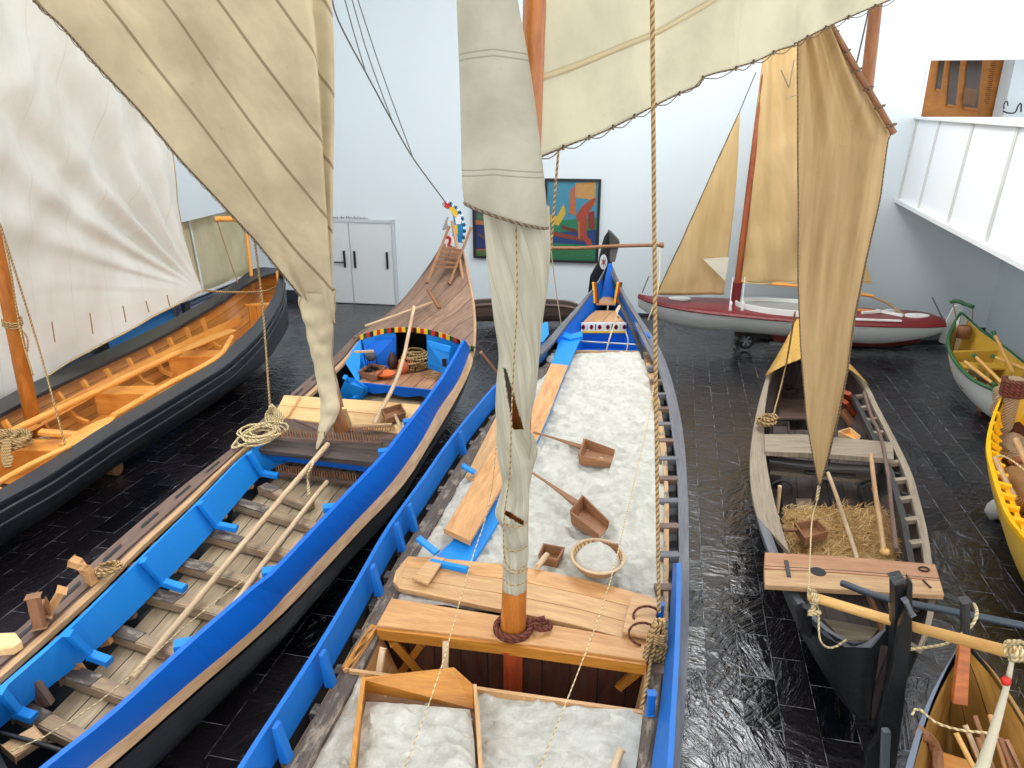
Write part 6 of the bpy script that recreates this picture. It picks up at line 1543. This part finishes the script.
# the tan seam band, sewn on the cloth
def onsail(g,x,y):
    best=None
    for i in range(0,len(g),1):
        for j in range(0,len(g[0]),1):
            X,Yy=proj(g[i][j]); d=(X-x)**2+(Yy-y)**2
            if best is None or d<best[0]: best=(d,i,j)
    return g[best[1]][best[2]]
sm=[(543,77),(580,64),(620,47),(655,32),(690,14),(725,-6),(760,-22)]
k=MB(); top=[onsail(g,x,y-3)+V((0,-.01,0)) for x,y in sm]; bo=[onsail(g,x,y+3)+V((0,-.01,0)) for x,y in sm]; k.ribbon([(a+b)/2+V((0,-.004,.02)) for a,b in zip(top,bo)],[(a+b)/2+V((0,-.004,-.02)) for a,b in zip(top,bo)],.003,n=30); k.build('seam_band',cloth('tan_band',srgb(206,190,152),srgb(190,170,128),srgb(120,100,70),0,trans=.1),tSD,smooth=True)
edge_rope([r[-1] for r in g],.007,ROPED,tSD,lash=18)
# ---- sail E : brown
CE=cloth('brown_sailcloth',srgb(216,188,138),srgb(178,144,98),srgb(110,84,54),.0,.01,(.35,5),trans=.3,st=.45)
tSE=thing('brown_sail','tall brown sprit sail with straight left edge tapering to point over straw boat','sail',PY(819,486,8.1))
c1=[(796,10,8.3),(795,80,8.3),(795,150,8.3),(796,220,8.3),(796,275,8.3),(800,350,8.25),(806,420,8.2),(814,465,8.1),(818,484,8.1)]
c2=[(822,10,8.45),(834,30,8.45),(862,80,8.5),(892,131,8.55),(890,142,8.55),(882,200,8.5),(868,262,8.4),(856,320,8.3),(848,372,8.2),(838,418,8.15),(828,458,8.1),(820,485,8.1)]
# match rows by height
def byy(c,ys):
    out=[]
    for y in ys:
        for a,b in zip(c,c[1:]):
            if a[1]<=y<=b[1]:
                f=(y-a[1])/(b[1]-a[1]); out.append(tuple(a[i]+(b[i]-a[i])*f for i in range(3))); break
    return out
ysq=[10,30,55,80,105,131,142,170,200,230,262,290,320,350,372,400,418,440,458,472,484]
c1=byy(c1,ysq); c2=byy(c2,ysq)
def dE(u,f,p):
    return (.07*math.sin(f*17+u*2)*(.5+.5*math.sin(u*3))+.05*math.sin(f*9+1)+.03*math.sin(f*33+u*6))*(1-u*.97)*.8+.015*noise.noise(V((p.x*3,p.z*.6,0)))
k,g=sail(c1,c2,120,90,dE,dirp=V((0,0,-1)),orig=PY(796,10,8.3)); k.build('cloth',CE,tSE,smooth=True,solid=.004)
edge_rope([r[-1] for r in g[30:]],.012,ROPED,tSE); edge_rope([r[0] for r in g],.008,ROPED,tSE)
k=MB(); k.tube([PY(815,-8,8.4),PY(833,29,8.42),PY(862,79,8.46),PY(894,133,8.5)],.035,8); k.build('yard',TOOLW,tSE,smooth=True)
for i in range(6):
    k=MB(); c=PY(834+i*11.5,33+i*18.5,8.42); k.tube([c+V((.045*math.cos(a),.05*math.sin(a),.02*math.cos(a))) for a in [q*.55 for q in range(13)]],.009,5); k.build('lashing',ROPED,tSE)
t=thing('boat_mast','brown mast rising behind the brown sail at top right','mast',P(826,452,.5))
k=MB(); a=P(826,452,.5); a.y=9.2; a=PY(826,448,8.95); b=PY(872,40,9.1); k.tube([a+V((0,0,-.4)),a.lerp(b,.5),b,a.lerp(b,1.3)],[.09,.08,.07,.06],12); k.build('pole',MASTB,t,smooth=True)
pole('thin dark stay beside the top of mast behind the brown sail',[PY(869,8,8.8),PY(862,40,8.7),PY(855,70,8.6)],.009,plain('dark_stay',srgb(50,50,52),.5),'rigging_line','rope',n=5)
k=MB(); pts=[PY(819,484,8.1),PY(817,500,8.0),P(812,520,1.1),P(810,560,1.2),P(808,594,1.36)]; k.tube(spl(pts,20),.007,6); k.tube([PY(819,486,8.1),PY(817,500,8.0)],.02,6)
single('sail_sheet',k,ROPEL,'cord from brown sail point down to the golden pole end','rope',smooth=True)
pole('dark thin rope crossing ochre canopy into left side of the weathered boat',[PY(795,312,8.6),P(785,370,1.3),P(772,420,.95)],.012,ROPE,'hanging_rope','rope')
# ---- sloop sails
CF=cloth('buff_sailcloth',srgb(226,198,146),srgb(206,172,116),srgb(150,112,66),.0,.01,(.5,3),trans=.3,st=.4)
tSJ=thing('jib_sail','small triangular buff foresail of the sloop with white patch low down','sail',PY(700,295,14.8))
yj=mD0.y
c1=byy([(739,113,yj),(722,150,yj-.05),(702,195,yj-.1),(680,244,yj-.15),(656,295,yj-.2)],[113,125,140,160,180,200,220,244,265,295])
c2=byy([(740,113,yj),(738,160,yj),(734,210,yj),(729,255,yj),(724,295,yj-.05)],[113,125,140,160,180,200,220,244,265,295])
k,g=sail(c1,c2,50,30,lambda u,f,p:.04*math.sin(f*6)*u+.02*noise.noise(p*3),dirp=V((0,0,-1))); k.build('cloth',CF,tSJ,smooth=True,solid=.004)
edge_rope([r[0] for r in g],.01,ROPED,tSJ,lash=12)
k=MB(); k.prism([PY(703,259,yj-.2),PY(729,257,yj-.12),PY(725,281,yj-.14)],V((0,.01,0))); k.build('white_patch',cloth('white_patch_cloth',srgb(238,232,214),srgb(226,218,196),srgb(180,170,150),trans=.2),tSJ)
tSM=thing('main_sail','tall buff mainsail of the sloop, gathered in vertical creases beside the red mast','sail',PY(790,285,yj-.1))
ysq=[-5,20,50,80,110,140,170,200,230,255,270,283]
c1=byy([(771,-5,yj-.05),(764,50,yj-.05),(752,150,yj-.05),(742,240,yj-.05),(738,283,yj-.05)],ysq)
c2=byy([(806,-5,yj-.1),(822,80,yj-.1),(842,170,yj-.1),(866,260,yj-.2),(872,283,yj-.2)],ysq)
def dM(u,f,p):
    low=max(0,u-.6)/.4
    return .05*math.sin(f*26-u*3)*(.5+u*.5)*(1-low*.3)+.05*low*math.sin(f*14+u*12)+.03*noise.noise(p*2)
k,g=sail(c1,c2,90,80,dM,dirp=V((.25,0,-1))); k.build('cloth',CF,tSM,smooth=True,solid=.004)
edge_rope(g[-1],.014,ROPEL,tSM)
for pts in (((781,70),(788,78),(794,68)),):
    k=MB(); k.bar(PY(781,70,yj-.3),PY(789,88,yj-.3),.05,.01); k.bar(PY(789,88,yj-.3),PY(794,60,yj-.3),.05,.01); k.bar(PY(786,99,yj-.3),PY(796,95,yj-.3),.05,.01); k.build('sail_emblem',plain('grey_ink',srgb(150,140,116),.7),tSM)
# ================================================================ hanging ropes
RG=plain('grey_line',srgb(96,94,90),.7)
def rg(lab,pts,r=.012,mat=RG,n=14,nm='rigging_line'): return pole(lab,pts,r,mat,nm,'rope',n=n)
Yr=14.3
main=[PY(329,-20,11.8),PY(335,12,12),PY(349,42,12.4),PY(366,73,12.7),PY(393,123,13.3),PY(413,158,13.8),PY(446,203,Yr)]
rg('long grey rigging line descending to tip of the curled prow, the leftmost strand',main,n=24)
rg('second grey strand from left joining line to curled prow highest up',[PY(341,-15,12.3),PY(353,30,12.5),PY(366,73,12.7)],.009,n=6)
rg('third grey strand from left joining line to curled prow at middle',[PY(348,-15,12.8),PY(368,55,13),PY(393,123,13.3)],.009,n=6)
rg('rightmost grey strand joining line to curled prow lowest down',[PY(353,-15,13.2),PY(382,73,13.5),PY(413,158,13.8)],.009,n=6)
# the thick rope and its knot
k=MB(); k.tube([PY(652,-30,5.1),PY(654,200,5.05),PY(656,400,5.0),P(659,612,1.35)],.0145,8)
single('thick_rope',k,ROPE,'thick tan rope hanging vertically from the top to right side of salt boat','rope',smooth=True)
k=MB(); cb=P(659,630,1.35)
for j in range(9):
    o=V((.035*math.cos(j*1.3),.03*math.sin(j*1.7),0)); k.tube(spl([cb+o+V((0,0,.08)),cb+o*1.6+V((-.03,0,-.08)),cb+o*1.8+V((-.05,-.02,-.28)),cb+o*1.3+V((-.02,-.02,-.38)),cb+o+V((.03,0,-.15))],16),.014,6)
for j in range(4): k.tube([cb+V((.05*math.cos(a),.05*math.sin(a),-.02-.022*j)) for a in [i*.5 for i in range(14)]],.013,6)
k.tube(spl([cb+V((-.04,0,-.2)),P(648,680,1.12),P(642,705,1.06),P(640,712,1.0)],12),.014,6)
single('rope_bundle',k,ROPEL if False else ROPE,'bundled tan rope knotted at the lower end of the thick rope beside blue board','rope',smooth=True)
rg('thin pale cord slanting from aft salt up over the deck planks left of mast',[P(403,772,1.15),P(425,715,1.3),P(445,655,1.45),P(469,568,1.6),PY(490,500,5.3),PY(500,400,5.2)],.004,ROPEL,20,'cord')
rg('thin pale cord slanting from aft salt past basket to the right rope',[P(538,772,1.15),P(575,680,1.3),P(608,589,1.45),P(630,500,1.5),P(652,400,1.6),PY(657,330,9.0)],.0045,ROPEL,20,'cord')
rg('thin dark rope hanging over the cream mainsail and the big painting',[PY(573,-10,5.6),PY(563,100,5.6),PY(556,180,5.7),PY(551,250,5.8)],.009,ROPE,12,'cord')
rg('light thin cord hanging from painting height to left side of salt boat bow',[PY(551,250,10),PY(556,290,11),P(562,330,1.4)],.008,ROPEL,8,'cord')
rg('white thin cord beside thick rope dropping to the salt boat bow rail',[PY(660,248,14.5),PY(658,290,13),P(648,320,1.4)],.012,ROPEL,8,'cord')
rg('thin yellow twine stretched low over lower left floor of blue boat',PL([(10,752,.8),(60,728,.8),(120,685,.85),(190,622,.9),(250,575,.95)]),.005,ROPEL,12,'cord')
rg('thin stay from sloop jib top up to the cream mainsail edge',[PY(739,113,yj),PY(756,72,yj-.1)],.01,RG,4)
# rope and loops in the bow of boat C
k=MB(); k.tube(spl([PY(618,311,12.8),PY(614,325,12.6),PY(609,340,12.3),PY(606,352,12.2)],12),.014,6); k.tube(spl([PY(618,311,12.8),PY(620,305,13.0),PY(616,312,12.8),PY(619,318,12.8)],12),.02,6); k.tube(spl([PY(625,330,12.4),PY(628,340,12.3),PY(626,351,12.2),PY(620,352,12.2)],12),.012,6)
single('mooring_line',k,ROPEL,'white mooring line trailing over painted band in the bow of the salt boat','rope',smooth=True)
# ================================================================ world, light, exposure
w=bpy.data.worlds.new('sky'); S.world=w; w.use_nodes=True
bg=w.node_tree.nodes['Background']; bg.inputs[0].default_value=(.965,.98,1,1); bg.inputs[1].default_value=2.3
S.view_settings.view_transform='Standard'; S.view_settings.look='None'; S.view_settings.gamma=1; S.view_settings.use_curve_mapping=False
S.view_settings.exposure=0.16
from collections import defaultdict
dd=defaultdict(list)
for o in bpy.data.objects:
    if o.parent is None and 'label' in o and 'category' in o: dd[o.name.split('.')[0]].append(o)
for nme,l in dd.items():
    if len(l)>1:
        for o in l:
            if 'group' not in o: o['group']=nme.replace('_',' ')+'s among the boats'
for o in list(bpy.data.objects):
    if '_o' in o: del o['_o']
